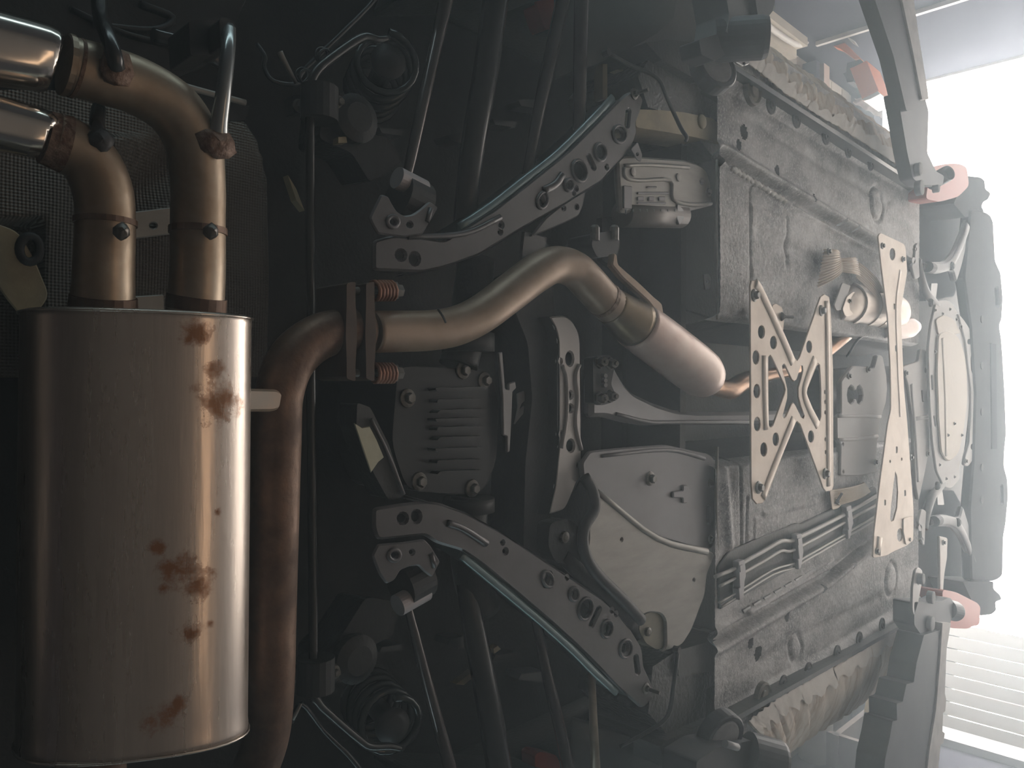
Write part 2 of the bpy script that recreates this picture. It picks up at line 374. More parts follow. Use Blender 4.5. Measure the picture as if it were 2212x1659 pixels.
# floor pan material: dusty underseal with rubbed pale patches and coarse speckle
fm = bpy.data.materials.new('dusty_underseal'); fm.use_nodes = True
def _floor():
    nt = fm.node_tree; N = nt.nodes; L = nt.links; b = N['Principled BSDF']
    tc = N.new('ShaderNodeTexCoord')
    def noise(sc, det, rough=.6, st=None):
        n = N.new('ShaderNodeTexNoise'); n.inputs['Scale'].default_value = sc; n.inputs['Detail'].default_value = det; n.inputs['Roughness'].default_value = rough
        if st:
            mp = N.new('ShaderNodeMapping'); mp.inputs['Scale'].default_value = st; L.new(tc.outputs['Object'], mp.inputs[0]); L.new(mp.outputs[0], n.inputs['Vector'])
        else: L.new(tc.outputs['Object'], n.inputs['Vector'])
        return n.outputs[0]
    def ramp(src, a, b_, c0, c1):
        r = N.new('ShaderNodeValToRGB'); r.color_ramp.elements[0].position = a; r.color_ramp.elements[1].position = b_; r.color_ramp.elements[0].color = (*c0, 1); r.color_ramp.elements[1].color = (*c1, 1); L.new(src, r.inputs[0]); return r.outputs[0]
    base = ramp(noise(5, 6, .7, (1, .6, 1)), .36, .66, (.09, .092, .095), (.5, .495, .49))
    spk = ramp(noise(110, 3, .7), .52, .66, (0, 0, 0), (1, 1, 1))
    mx = N.new('ShaderNodeMix'); mx.data_type = 'RGBA'; L.new(base, mx.inputs[6]); mx.inputs[7].default_value = (.62, .61, .59, 1)
    mu = N.new('ShaderNodeMath'); mu.operation = 'MULTIPLY'; mu.inputs[1].default_value = .6; L.new(spk, mu.inputs[0]); L.new(mu.outputs[0], mx.inputs[0])
    L.new(mx.outputs[2], b.inputs['Base Color']); b.inputs['Roughness'].default_value = .5
    bp = N.new('ShaderNodeBump'); bp.inputs['Strength'].default_value = .8; bp.inputs['Distance'].default_value = .004; L.new(noise(75, 5, .7), bp.inputs['Height']); L.new(bp.outputs[0], b.inputs['Normal'])
_floor()
def seg_d(X, Y, path):
    """distance of grid points to a world-space polyline"""
    d = np.full(X.shape, 9.)
    for a, b in zip(path[:-1], path[1:]):
        ax, ay, bx, by = a[0], a[1], b[0], b[1]; l2 = (bx - ax) ** 2 + (by - ay) ** 2
        t = np.clip(((X - ax) * (bx - ax) + (Y - ay) * (by - ay)) / l2, 0, 1)
        d = np.minimum(d, np.hypot(X - ax - t * (bx - ax), Y - ay - t * (by - ay)))
    return d
def sstep(x, a, b): t = np.clip((x - a) / (b - a), 0, 1); return t * t * (3 - 2 * t)
def W(*pix): return [tuple(P(u, v, HF))[:2] for u, v in pix]
def floor_pan():
    y0, y1 = P(1547, 800, HF).y, P(1985, 800, HF).y
    xs = np.linspace(-1.10, 1.10, 360); ys = np.linspace(y0, y1, 320)
    X, Y = np.meshgrid(xs, ys); Z = np.full(X.shape, HF)
    # tunnel: lower-half and upper-half inner edges from the picture
    xr = .5 * (P(1600, 700, HF).x + P(1690, 720, HF).x); xl = P(1620, 985, HF).x
    tn = sstep(X, xl - .03, xl + .05) * (1 - sstep(X, xr - .05, xr + .03)); Z += .36 * tn
    # frame rails (raised bottoms) with a groove inboard
    for path, inn in ((W((1560, 338), (1700, 420), (1890, 530), (1960, 572)), 1), (W((1552, 1382), (1658, 1321), (1793, 1243), (1869, 1180), (1960, 1118)), -1)):
        d = seg_d(X, Y, path)
        Z += .034 * np.exp(-(d / .020) ** 4) - .010 * np.exp(-((d - .034) / .010) ** 2)
    for path in (W((1550, 352), (1640, 405), (1700, 440)), W((1610, 1322), (1700, 1268), (1795, 1205))):
        Z -= .012 * np.exp(-(seg_d(X, Y, path) / .010) ** 2)
    # band that carries the plugs, next to the sill: a step down
    xb_r = P(1680, 255, HF).x; xb_l = P(1680, 1462, HF).x
    Z -= .03 * sstep(X, xb_r - .01, xb_r + .022) + .03 * (1 - sstep(X, xb_l - .022, xb_l + .01))
    # long shallow swages
    for path in (W((1620, 255), (1760, 345), (1920, 440)), W((1640, 1430), (1760, 1360), (1900, 1290))): Z += .006 * np.exp(-(seg_d(X, Y, path) / .02) ** 2)
    # round dimples
    for u, v, r in ((1895, 440, .07), (1925, 1252, .07), (1720, 1400, .045)):
        q = P(u, v, HF); d = np.hypot(X - q.x, Y - q.y); Z += .010 * np.exp(-((d - r) / .012) ** 2) - .004 * (d < r)
    # cross swages and pads of the seat area
    for path, wd, hh in ((W((1545, 345), (1545, 690)), .012, -.02), (W((1560, 690), (1600, 688)), .03, .02), (W((1620, 380), (1622, 600)), .006, .006), (W((1615, 1075), (1612, 1180)), .006, .008),
                         (W((1700, 470), (1700, 570)), .012, .006), (W((1560, 985), (1575, 1180)), .02, -.012), (W((1640, 505), (1760, 560)), .02, .008), (W((1650, 1110), (1760, 1085)), .01, -.006), (W((1600, 980), (1602, 1210)), .006, .01)):
        Z += hh * np.exp(-(seg_d(X, Y, path) / wd) ** 2)
    # smooth bonded panels (dead-flat rectangles standing 2 mm proud)
    for u0, v0, u1, v1 in ((1622, 445, 1700, 510), (1622, 575, 1690, 640), (1630, 1120, 1700, 1180)):
        a, b = P(u0, v0, HF), P(u1, v1, HF); m = (Y > a.y) & (Y < b.y) & (X < max(a.x, b.x)) & (X > min(a.x, b.x)); Z -= .003 * m
    Z += .0022 * (rng.random(X.shape) - .5) * (1 - .7 * tn)
    # through holes
    keep = np.ones((len(ys) - 1, len(xs) - 1), bool)
    xm, ym = .5 * (X[:-1, :-1] + X[1:, 1:]), .5 * (Y[:-1, :-1] + Y[1:, 1:])
    for u, v, r in ((1679, 368, .018), (1758, 428, .014), (1825, 480, .013), (1596, 313, .016), (1607, 286, .024), (1852, 492, .012), (1700, 1331, .018), (1779, 1273, .016), (1622, 1390, .018), (1638, 1412, .026), (1843, 1222, .013)):
        q = P(u, v, HF); keep &= np.hypot(xm - q.x, ym - q.y) > r
    n = len(xs); idx = np.arange(n * len(ys)).reshape(len(ys), n)
    q = np.stack([idx[:-1, :-1], idx[:-1, 1:], idx[1:, 1:], idx[1:, :-1]], -1)[keep]
    mb = MB(); mb.v = np.stack([X, Y, Z + CZ], -1).reshape(-1, 3).tolist(); mb.f = [tuple(f) for f in q.tolist()]; mb.sm = [True] * len(mb.f)
    return mb
fp = floor_pan().build('floor_pan', fm, car)
fp.data.materials.append(black)
for f_ in fp.data.polygons:                            # the tunnel's walls and roof turn black, their shade put into the colour
    if f_.center.z + car.location.z > CZ + HF + .05: f_.material_index = 1
# everything above: dark shell that closes the body over the rear and the engine bay
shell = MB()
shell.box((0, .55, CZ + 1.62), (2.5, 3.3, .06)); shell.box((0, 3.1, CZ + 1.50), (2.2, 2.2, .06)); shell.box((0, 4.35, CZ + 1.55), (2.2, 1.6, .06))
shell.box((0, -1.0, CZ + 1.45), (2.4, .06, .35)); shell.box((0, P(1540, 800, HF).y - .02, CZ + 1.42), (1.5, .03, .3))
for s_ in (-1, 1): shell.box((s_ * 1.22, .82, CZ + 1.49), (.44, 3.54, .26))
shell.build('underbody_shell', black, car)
# tank bay front wall lip seen as a bright vertical seam at the pan's rear edge
for v0, v1 in ((345, 690), (965, 1195)):
    MB().tube([P(1549, v0, 1.185), P(1547, (v0 + v1) / 2, 1.18), P(1550, v1, 1.185)], .005, 8).build('pan_edge_lip', alu, car)
# sill flanges (pinch welds) and the boxed sills behind the paper
for s, a, b in ((1, (1580, 140), (1985, 402)), (-1, (1590, 1553), (1990, 1330))):
    n = 12; rows = []
    A, B = P(*a, 1.12), P(*b, 1.12)
    mb = MB(); c = (A + B) / 2; L_ = (B - A).length; ang = Matrix.Rotation(math.atan2(B.x - A.x, -(B.y - A.y)) + math.pi, 3, 'Z')
    d = (B - A).normalized(); nrm = Vector((s * abs(d.y), -d.x * s * (1 if d.y > 0 else -1), 0)).normalized()
    q = []
    for k in (0, 1):
        p = A if k == 0 else B
        for off, z in ((-.008, 0), (.008, 0), (.012, .045), (-.012, .045)): q.append(p + nrm * off + Vector((0, 0, z)))
    mb.add(q, [(0, 1, 2, 3), (7, 6, 5, 4), (0, 4, 5, 1), (1, 5, 6, 2), (2, 6, 7, 3), (3, 7, 4, 0)])
    mb.build('sill_flange', gloss, car)
    mb = MB(); q = []
    for p in (A, B):
        for off, z in ((-.06, .10), (.10, .10), (.14, .32), (-.06, .32)): q.append(p + nrm * off + Vector((0, 0, z)))
    mb.add(q, [(0, 1, 2, 3), (7, 6, 5, 4), (0, 4, 5, 1), (1, 5, 6, 2), (2, 6, 7, 3), (3, 7, 4, 0)]); mb.build('sill_box', black, car)
# round plugs along the sills
pm = MB().lathe((0, 0, 0), (0, 0, -1), [(-.002, .030), (.003, .030), (.004, .026), (.002, .022), (.002, .014), (.007, .013), (.007, .008), (.003, .007), (.003, .0)], 20).mesh('sill_plug', rubber)
for u, v in ((1665, 227), (1720, 258), (1783, 295), (1832, 325), (1880, 353), (1692, 1478), (1746, 1449), (1808, 1411), (1856, 1381), (1905, 1350)):
    put('sill_plug', pm, car, P(u, v, HF - .031))
pm2 = MB().lathe((0, 0, 0), (0, 0, -1), [(-.002, .048), (.012, .046), (.016, .040), (.010, .034), (.010, .022), (.016, .020), (.016, .0)], 22).mesh('jack_plug', mat('dusty_brown_rubber', (.12, .105, .09), .8, 0, (.2, .18, .15), 20, .6))
for u, v in ((1622, 197), (1644, 1504)): put('jack_plug', pm2, car, P(u, v, HF - .031))
# wheel arches, rear quarter structure, front end
def sheet(rows, name, m, th=.01, label=None):
    """curved sheet from rows of world points, given thickness upward"""
    mb = MB().grid(rows); mb.grid([[q + Vector((0, 0, th)) for q in r] for r in rows])
    return mb.build(name, m, car, label)
sheet([[P(1205, -60, 1.3), P(1290, -60, 1.32), P(1400, -60, 1.34), P(1470, -60, 1.36)], [P(1205, 60, 1.30), P(1290, 55, 1.3), P(1390, 50, 1.32), P(1455, 40, 1.34)], [P(1205, 165, 1.27), P(1290, 135, 1.27), P(1360, 105, 1.27), P(1420, 70, 1.28)], [P(1205, 170, 1.45), P(1290, 140, 1.45), P(1362, 108, 1.45), P(1424, 70, 1.45)]], 'wheel_arch_liner', liner)
sheet([[P(1230, 1720, 1.32), P(1330, 1720, 1.33), P(1440, 1720, 1.34), P(1540, 1720, 1.36)], [P(1235, 1640, 1.30), P(1320, 1640, 1.31), P(1430, 1650, 1.32), P(1500, 1660, 1.34)], [P(1240, 1560, 1.28), P(1310, 1580, 1.28), P(1390, 1600, 1.28), P(1440, 1625, 1.28)], [P(1240, 1550, 1.45), P(1310, 1570, 1.45), P(1390, 1592, 1.45), P(1440, 1618, 1.45)]], 'wheel_arch_liner', liner)
textured = mat('tarry_underseal', (.02, .021, .021), .35, 0, (.045, .045, .045), 30, .6, .9, 70)
# rear ends of the sills: tarry boxed quarters
MB().extr([(1378, 165), (1400, 130), (1500, 175), (1560, 205), (1560, 330), (1545, 345), (1470, 250), (1400, 232)], HP(1.22), .25).build('rear_quarter_box', textured, car)
MB().extr([(1396, 92), (1440, 85), (1530, 95), (1600, 140), (1590, 170), (1510, 175), (1430, 130)], HP(1.19), .25).build('rear_sill_end', black, car)
MB().extr([(1400, 1540), (1410, 1440), (1470, 1400), (1575, 1370), (1590, 1430), (1590, 1530), (1510, 1560), (1440, 1585)], HP(1.22), .25).build('rear_quarter_box', textured, car)
MB().extr([(1424, 1612), (1440, 1600), (1530, 1560), (1590, 1540), (1625, 1560), (1560, 1620), (1440, 1660)], HP(1.19), .25).build('rear_sill_end', black, car)
# yellowed box beams running back from the pan
MB().extr(rnd([(1374, 236), (1430, 238), (1480, 243), (1540, 256), (1563, 276), (1563, 310), (1500, 296), (1440, 285), (1374, 275)], 6), HP(1.205), .12).build('yellowed_chassis_leg', yellowm, car, 'yellow-tinted pressed chassis leg')
MB().lathe(P(1515, 263, 1.205), (0, 0, -1), [(0, .022), (.006, .02), (.01, .01), (.011, 0)], 14, True).build('bead_dome', yellowm, car)
MB().extr(rnd([(1465, 1405), (1570, 1375), (1590, 1390), (1588, 1432), (1560, 1448), (1465, 1462)], 6), HP(1.205), .12).build('chassis_leg', black, car)
for u0, v0, u1, v1 in ((1306, 138, 1306, 200), (1338, 150, 1385, 152)):
    MB().extr([(u0 - 4, v0), (u0 + 6, v0), (u1 + 6, v1 + 14), (u1 - 4, v1 + 14)], HP(1.30), .03).build('yellowed_tab', yellowm, car)
# yellowed tabs and strips glimpsed between the rear links
for pts in ([(757, 233), (780, 236), (778, 262), (756, 256)], [(766, 268), (778, 264), (774, 306), (766, 292)], [(731, 296), (748, 295), (750, 308), (731, 309)], [(622, 378), (640, 408), (658, 455), (640, 432)], [(1075, 1395), (1082, 1402), (1068, 1412), (1066, 1402)], [(1022, 1450), (1024, 1462), (1002, 1480), (985, 1478)]):
    MB().extr(pts, HP(1.335), .02).build('yellowed_tab', yellowm, car)
# row of small tabs and a lumpy sealer seam beside the chassis rails
for i in range(9):
    a = (1606 + i * 22.5, 1318 - i * 13.2); b = (a[0] + 15, a[1] - 9)
    MB().extr([(a[0], a[1]), (b[0], b[1]), (b[0] + 2, b[1] + 7), (a[0] + 2, a[1] + 7)], HP(1.172), .012).build('spot_welded_tab', zinc, car)
q = [P(1578 + 118 * i / 40, 362 + 72 * i / 40 + 2.5 * math.sin(i * 2.1), 1.165) for i in range(41)]
MB().tube(q, [.006 + .004 * rng.random() for _ in q], 7, True, 0, True).build('sealer_seam', mat('pale_sealer', (.55, .54, .5), .6, bump=.5, bscale=120), car)
# orange body corners that show beyond the underbody
def fender(pts, h, d, label): MB().extr(rnd(pts, 8), HP(h), d, .04).build('fender_corner', orange, car, label)
fender([(1165, -60), (1192, -60), (1197, 10), (1190, 60), (1180, 66), (1172, 50), (1160, 10)], 1.35, .05, 'orange painted rear wing edge on the right side')
fender([(1155, 1632), (1165, 1624), (1200, 1630), (1209, 1645), (1213, 1720), (1160, 1720)], 1.35, .05, 'orange painted rear wing edge on the left side')
fender([(2010, 362), (2040, 354), (2070, 353), (2088, 360), (2091, 378), (2093, 402), (2070, 425), (2030, 436), (2000, 430)], 1.10, .3, 'orange painted front wing corner on the right side')
fender([(2036, 1273), (2065, 1279), (2112, 1303), (2118, 1312), (2115, 1350), (2100, 1353), (2090, 1358), (2053, 1357), (2036, 1345)], 1.10, .3, 'orange painted front wing corner on the left side')
# front splash tray and bumper underside
trayo = rnd([(2098, 450), (2122, 455), (2139, 461), (2146, 478), (2150, 561), (2162, 588), (2167, 644), (2164, 693), (2159, 704), (2163, 727), (2166, 763), (2171, 850), (2174, 938), (2170, 977), (2169, 1005), (2177, 1035), (2178, 1077), (2173, 1132), (2168, 1160), (2166, 1242), (2161, 1251), (2147, 1256), (2100, 1256), (2096, 1100), (2104, 1000), (2108, 850), (2098, 700), (2084, 600)], 5)
MB().plate(trayo, HP(1.12), .05, [slot(2153, 625, 2155, 658, 4), slot(2164, 1052, 2165, 1086, 2.5)], .01).build('bumper_undertray', tray, car)
for a, b in ((742, 970),):
    MB().extr([(2141, a), (2152, a + 1), (2154, b), (2143, b)], HP(1.114), .02).build('tray_panel', mat('tray_panel_grey', (.04, .04, .045), .85, spec=.1), car)
for v in (690, 790, 890, 1010, 1080): MB().lathe(P(2120, v, 1.12), (0, 0, -1), [(0, .02), (.004, .02), (.006, .01), (.006, 0)], 12).build('tray_fastener', rubber, car)
MB().extr(rnd([(2088, 380), (2118, 383), (2127, 390), (2128, 408), (2140, 418), (2133, 432), (2124, 436), (2120, 446), (2126, 458), (2085, 470), (2060, 440)], 4), HP(1.13), .2).build('bumper_end', tray, car)
MB().extr(rnd([(2080, 1256), (2146, 1256), (2146, 1272), (2160, 1285), (2164, 1295), (2150, 1300), (2152, 1318), (2142, 1327), (2117, 1330), (2100, 1300)], 4), HP(1.13), .2).build('bumper_end', tray, car)
# front wheel-house floors between the pan and the tray
for pts in ([(1975, 400), (2000, 430), (2090, 440), (2100, 470), (2090, 560), (2060, 640), (2000, 650), (1965, 520)], [(1975, 1330), (2010, 1300), (2060, 1270), (2110, 1256), (2110, 1150), (2060, 1060), (2020, 1060), (1970, 1190)]):
    MB().extr(pts, HP(1.3), .04).build('wheel_house_floor', tray, car)
MB().extr([(1955, 430), (2100, 440), (2112, 850), (2112, 1262), (1960, 1262), (1950, 850)], HP(1.33), .03).build('engine_bay_cover', black, car)
# masking paper over the sills
def paper(inner, outer, label, seed):
    r = np.random.default_rng(seed); n = 60
    def along(path, h, t):
        k = t * (len(path) - 1); i = min(int(k), len(path) - 2); f = k - i
        return P(path[i][0] + (path[i + 1][0] - path[i][0]) * f, path[i][1] + (path[i + 1][1] - path[i][1]) * f, h)
    s = 1 if inner[0][1] < 830 else -1
    rows = []
    wv = [r.random(6) * 6.28, r.random(6)]
    for j in range(15):
        w_ = j / 12; row = []
        for i in range(n + 1):
            t = i / n
            a, b = along(inner, 1.135, t), along(outer, 1.21, t)
            if w_ <= 1:
                q = a.lerp(b, w_); q.z += -.025 * math.sin(math.pi * w_)
            else: q = b + Vector((s * .03 * (w_ - 1) * 6, 0, (w_ - 1) * 1.6))
            q.z += .006 * math.sin(t * 70 + 3 * w_ + wv[0][0]) * math.sin(3.1 * w_) + .004 * math.sin(t * 143 + wv[0][1] + 5 * w_) + .004 * (r.random() - .5)
            q.x += .003 * math.sin(t * 90 + 4 * w_); row.append(q)
        rows.append(row)
    t_ = thing('masking_paper', label, 'paper', rows[0][n // 2])
    mb = MB().grid(rows); mb.grid([[q + Vector((0, 0, .002)) for q in rr] for rr in rows]); mb.build('paper_sheet', paperm, t_)
    # torn strips of tape lapping the inner edge, end over end
    t0 = .0
    while t0 < .97:
        wd = .07 + r.random() * .10; rr = []; m_ = 14
        top = .10 + .14 * r.random(); lowf = -.03 - .03 * r.random()
        for j in range(4):
            row = []
            for i in range(m_ + 1):
                tt = min(t0 + wd * i / m_, 1)
                lo_e = lowf + .018 * math.sin(tt * 160) + .014 * (r.random() - .5); hi_e = top + .05 * math.sin(tt * 95 + seed) + .05 * (r.random() - .5)
                f = lo_e + (hi_e - lo_e) * j / 3
                a, b = along(inner, 1.135, tt), along(outer, 1.21, tt); q = a.lerp(b, f); q.z += -.025 * math.sin(math.pi * max(f, 0)) - .008 - .004 * r.random() * (j > 0); row.append(q)
            rr.append(row)
        m2 = MB().grid(rr); m2.grid([[q + Vector((0, 0, .0015)) for q in w2] for w2 in rr]); m2.build('tape_strip', tapem, t_)
        t0 += wd * (.86 + .2 * r.random())
    return t_
paper([(1602, 128), (1640, 155), (1700, 205), (1760, 243), (1840, 292), (1930, 350), (1985, 392)], [(1618, 60), (1640, 80), (1700, 128), (1760, 165), (1840, 225), (1930, 290), (1990, 350)], 'crumpled brown masking paper taped along the sill at the picture top', 1)
paper([(1618, 1562), (1680, 1512), (1760, 1465), (1860, 1408), (1960, 1348), (1992, 1330)], [(1690, 1668), (1700, 1632), (1770, 1582), (1850, 1532), (1935, 1455), (1985, 1400)], 'streaked brown masking paper taped along the sill at the picture bottom', 2)
# ------------------------------------------------------------------ shared fasteners
def bolt_mesh(r, flange=True, stud=0.0, name='bolt'):
    mb = MB()
    if flange: mb.lathe((0, 0, 0), (0, 0, -1), [(-.001, r * 1.7), (r * .25, r * 1.65), (r * .45, r * 1.2), (r * .45, 0)], 16)
    mb.lathe((0, 0, 0), (0, 0, -1), [(r * .3, r), (r * 1.2, r), (r * 1.4, r * .8), (r * 1.4, 0)], 6)
    if stud: mb.lathe((0, 0, 0), (0, 0, -1), [(r * 1.3, r * .55), (stud, r * .55), (stud, 0)], 8)
    return mb.mesh(name, bolt_m)
B8, B11, B5 = bolt_mesh(.008), bolt_mesh(.012), bolt_mesh(.005)
BS = bolt_mesh(.009, True, .045, 'stud')
def bolts(par, pl, pts, me=None, name='bolt', lift=.0):
    for u, v in pts: put(name, me or B8, par, pl.hit(u, v) - pl.n * lift)
def tpath(mb, path, n=20, sub=6, **k):
    """tube through (u, v, h, radius in pixels)"""
    pts = [P(u, v, h) for u, v, h, r in path]; rad = [r * PX(u, v, h) for u, v, h, r in path]
    return mb.tube(pts, rad, n, True, sub, **k)
def ring_on(path_a, path_b, w, extra=1.06, n=22):
    """band round a pipe between two of its (u, v, h, r) stations"""
    a, b = P(*path_a[:3]), P(*path_b[:3]); ax = (b - a).normalized(); L_ = (b - a).length
    ra, rb = path_a[3] * PX(*path_a[:3]) * extra, path_b[3] * PX(*path_b[:3]) * extra
    return MB().lathe(a, ax, [(0, ra * .96), (0, ra), (w or L_, rb), (w or L_, rb * .96)], n)
def blob(p, rx, ry, rz, seed, n=10, m=7):
    """lumpy weld or clod"""
    r = np.random.default_rng(seed); mb = MB(); vsl = []
    for i in range(m + 1):
        t = math.pi * i / m
        for j in range(n):
            a = 2 * math.pi * j / n; k = 1 + .35 * (r.random() - .5)
            vsl.append(Vector(p) + Vector((rx * math.sin(t) * math.cos(a) * k, ry * math.sin(t) * math.sin(a) * k, rz * math.cos(t) * k)))
    return mb.add(vsl, [(i * n + j, i * n + (j + 1) % n, (i + 1) * n + (j + 1) % n, (i + 1) * n + j) for i in range(m) for j in range(n)], True)
# ------------------------------------------------------------------ rear silencer with its pipes
mu = thing('muffler', 'large oval brushed steel muffler with rust patches and two elbow tailpipes', 'muffler', P(305, 1150, 1.10))
HM = 1.16
cy, cz = P(303, 1100, HM).y, CZ + HM
AY, AZ, TILT = .150, .098, R(-14)
def oval(x_of, sc=1.0, n=44):
    q = []
    for i in range(n):
        a = 2 * math.pi * i / n; c, s = math.cos(a), math.sin(a); e = .80
        y = AY * sc * math.copysign(abs(c) ** e, c); z = AZ * sc * math.copysign(abs(s) ** e, s)
        yy, zz = y * math.cos(TILT) - z * math.sin(TILT), y * math.sin(TILT) + z * math.cos(TILT)
        q.append(Vector((x_of(cy + yy), cy + yy, cz + zz)))
    return q
def lin(p, q): return lambda y: p.x + (q.x - p.x) * (y - p.y) / (q.y - p.y)
top_x = lin(P(110, 668, HM), P(510, 690, HM)); bot_x = lin(P(130, 1622, HM), P(508, 1548, HM))
rings = []
for f, sc in ((-.0, .9), (.0, .965), (.006, 1.0), (.02, 1.005), (.03, 1.0)): rings.append((f, sc))
for k in range(1, 20): rings.append((.03 + .94 * k / 20, 1.0))
for f, sc in ((.97, 1.0), (.98, 1.005), (.994, 1.0), (1.0, .965), (1.0, .9)): rings.append((f, sc))
mb = MB(); vv = []
for f, sc in rings: vv += oval(lambda y, f=f: top_x(y) + (bot_x(y) - top_x(y)) * f, sc)
n = 44; k = len(rings)
mb.add(vv, [(i * n + (j + 1) % n, i * n + j, (i + 1) * n + j, (i + 1) * n + (j + 1) % n) for i in range(k - 1) for j in range(n)], True)
mb.add([], [])
mb.f += [tuple(range(n)), tuple((k - 1) * n + j for j in reversed(range(n)))]; mb.sm += [False, False]
def surf(u, v):
    """point on the muffler belly seen at (u, v)"""
    best = None
    for h in np.linspace(1.0, 1.26, 260):
        q = P(u, v, h); y, z = q.y - cy, q.z - cz
        a, b = y * math.cos(TILT) + z * math.sin(TILT), -y * math.sin(TILT) + z * math.cos(TILT)
        if (abs(a) / AY) ** (2 / .8) + (abs(b) / AZ) ** (2 / .8) <= 1.0: return q
    return P(u, v, HM - AZ)
sp = []
o_ = wloc(mu)
for u, v, r in ((425, 718, .030), (408, 732, .018), (462, 800, .022), (478, 868, .052), (395, 1235, .040), (425, 1262, .034), (370, 1225, .022), (340, 1183, .016), (410, 1370, .027), (455, 1345, .010), (360, 1545, .036), (385, 1520, .02), (330, 1560, .026), (470, 1105, .01), (355, 1270, .012)):
    q = surf(u, v) - o_; sp.append((q.x, q.y, q.z, r))
rust_spots(steel, sp)
mb.build('canister', steel, mu)
# fine seam lip round each end
for fn, f in ((top_x, 0), (bot_x, 1)):
    q = oval(fn, 1.01); MB().tube([p + Vector((.004 if f else -.004, 0, 0)) for p in q + q[:2]], .0018, 6, True, 0, False).build('end_seam', steel, mu)
P1 = [(420, 690, 1.17, 59), (427, 600, 1.165, 57), (428, 480, 1.16, 56), (428, 390, 1.16, 56), (416, 305, 1.16, 59), (374, 235, 1.16, 61), (298, 187, 1.16, 61), (215, 160, 1.16, 62), (140, 140, 1.16, 62)]
tpath(MB(), P1, 26).build('tailpipe_elbow', pipe, mu)
P2 = [(222, 690, 1.17, 64), (225, 580, 1.165, 61), (228, 480, 1.16, 59), (222, 410, 1.16, 60), (195, 350, 1.16, 60), (150, 316, 1.16, 60), (115, 302, 1.16, 60)]
tpath(MB(), P2, 26).build('tailpipe_elbow', pipe, mu)
T1 = [(112, 131, 1.15, 66), (95, 125, 1.15, 71), (20, 110, 1.15, 77), (-60, 92, 1.15, 82)]
T2 = [(92, 291, 1.15, 52), (84, 288, 1.15, 54), (20, 272, 1.15, 57), (-60, 252, 1.15, 62)]
tpath(MB(), T1, 28, 2).build('tailpipe_tip', tipm, mu, 'bright polished tailpipe tip')
tpath(MB(), T2, 28, 2).build('tailpipe_tip', tipm, mu, 'bright polished tailpipe tip')
ring_on((150, 143, 1.16, 63), (138, 139, 1.16, 63), None, 1.05).build('clamp_band', pipe, mu)
ring_on((168, 149, 1.16, 62), (160, 146, 1.16, 62), None, 1.04).build('clamp_band', rustm, mu)
ring_on((142, 312, 1.16, 61), (96, 296, 1.16, 56), None, 1.03).build('rusty_collar', rustm, mu)
for pa, pb in (((428, 506, 1.16, 57), (428, 492, 1.16, 57)), ((228, 486, 1.16, 60), (228, 474, 1.16, 60))):
    ring_on(pa, pb, None, 1.05).build('clamp_band', pipeo, mu)
for u, v in ((455, 500), (262, 500)): blob(P(u, v, 1.10), .012, .010, .012, 3).build('clamp_bolt', bolt_m, mu)
for pa, pb in (((423, 668, 1.17, 60), (426, 640, 1.166, 59)), ((223, 668, 1.17, 66), (224, 640, 1.166, 64))):
    ring_on(pa, pb, None, 1.04).build('outlet_collar', pipeo, mu)
# hanger rods welded to the outer pipe
blob(P(252, 146, 1.115), .026, .024, .010, 5).build('weld_bead', rustm, mu)
mb = MB().tube([P(252, 146, 1.11), P(246, 120, 1.10), P(232, 75, 1.12), P(218, 36, 1.16), P(214, -20, 1.2)], .011, 10); mb.build('hanger_rod', linkm, mu)
mb = MB().tube([P(213, 236, 1.20), P(210, 270, 1.14), P(216, 304, 1.13)], .010, 10); mb.build('hanger_rod', linkm, mu)
blob(P(214, 306, 1.13), .018, .018, .016, 8).build('hanger_stop', rubber, mu)
mb = MB().tube([P(470, 300, 1.13), P(474, 262, 1.12), P(484, 190, 1.11), P(492, 110, 1.12), P(494, 60, 1.15)], [.016, .013, .011, .011, .011], 10); mb.build('hanger_rod', mat('bright_hanger_rod', (.3, .32, .32), .22, .7), mu)
blob(P(466, 310, 1.12), .022, .03, .014, 6).build('weld_bead', rustm, mu)
MB().extr(rnd([(474, 42), (482, 36), (508, 50), (512, 98), (500, 104), (476, 100)], 6), HP(1.14), .08).build('rubber_hanger', rubber, mu)
MB().extr(rnd([(408, 44), (472, 42), (470, 118), (412, 120)], 6), HP(1.18), .08).build('rubber_hanger', rubber, mu)
# inlet pipe, stub and strap
IN = [(790, 717, 1.19, 47), (745, 714, 1.19, 48), (685, 730, 1.19, 50), (632, 775, 1.19, 52), (603, 850, 1.19, 52), (597, 950, 1.19, 53), (592, 1150, 1.19, 52), (588, 1330, 1.19, 51), (585, 1480, 1.19, 50), (575, 1590, 1.2, 49), (545, 1680, 1.21, 49)]
tpath(MB(), IN, 26).build('inlet_pipe', pipeo, mu)
tpath(MB(), [(196, 1610, 1.17, 68), (200, 1720, 1.18, 68)], 24, 0).build('inlet_stub', pipeo, mu)
pl = P3(P(480, 864, 1.09), P(612, 864, 1.145), P(480, 840, 1.09))
if pl.n.z < 0: pl = Plane(pl.p, -pl.e1, pl.e2)
MB().plate(rnd([(478, 838), (600, 841), (612, 850), (606, 884), (590, 889), (478, 890)], 8), pl, .012, [], .004).build('support_strap', mat('strap_steel', (.15, .12, .09), .55, .3, (.2, .13, .08), 14, .8), mu)
blob(P(486, 848, 1.085), .022, .020, .012, 11).build('weld_bead', rustm, mu); blob(P(488, 880, 1.085), .024, .020, .012, 12).build('weld_bead', rustm, mu)
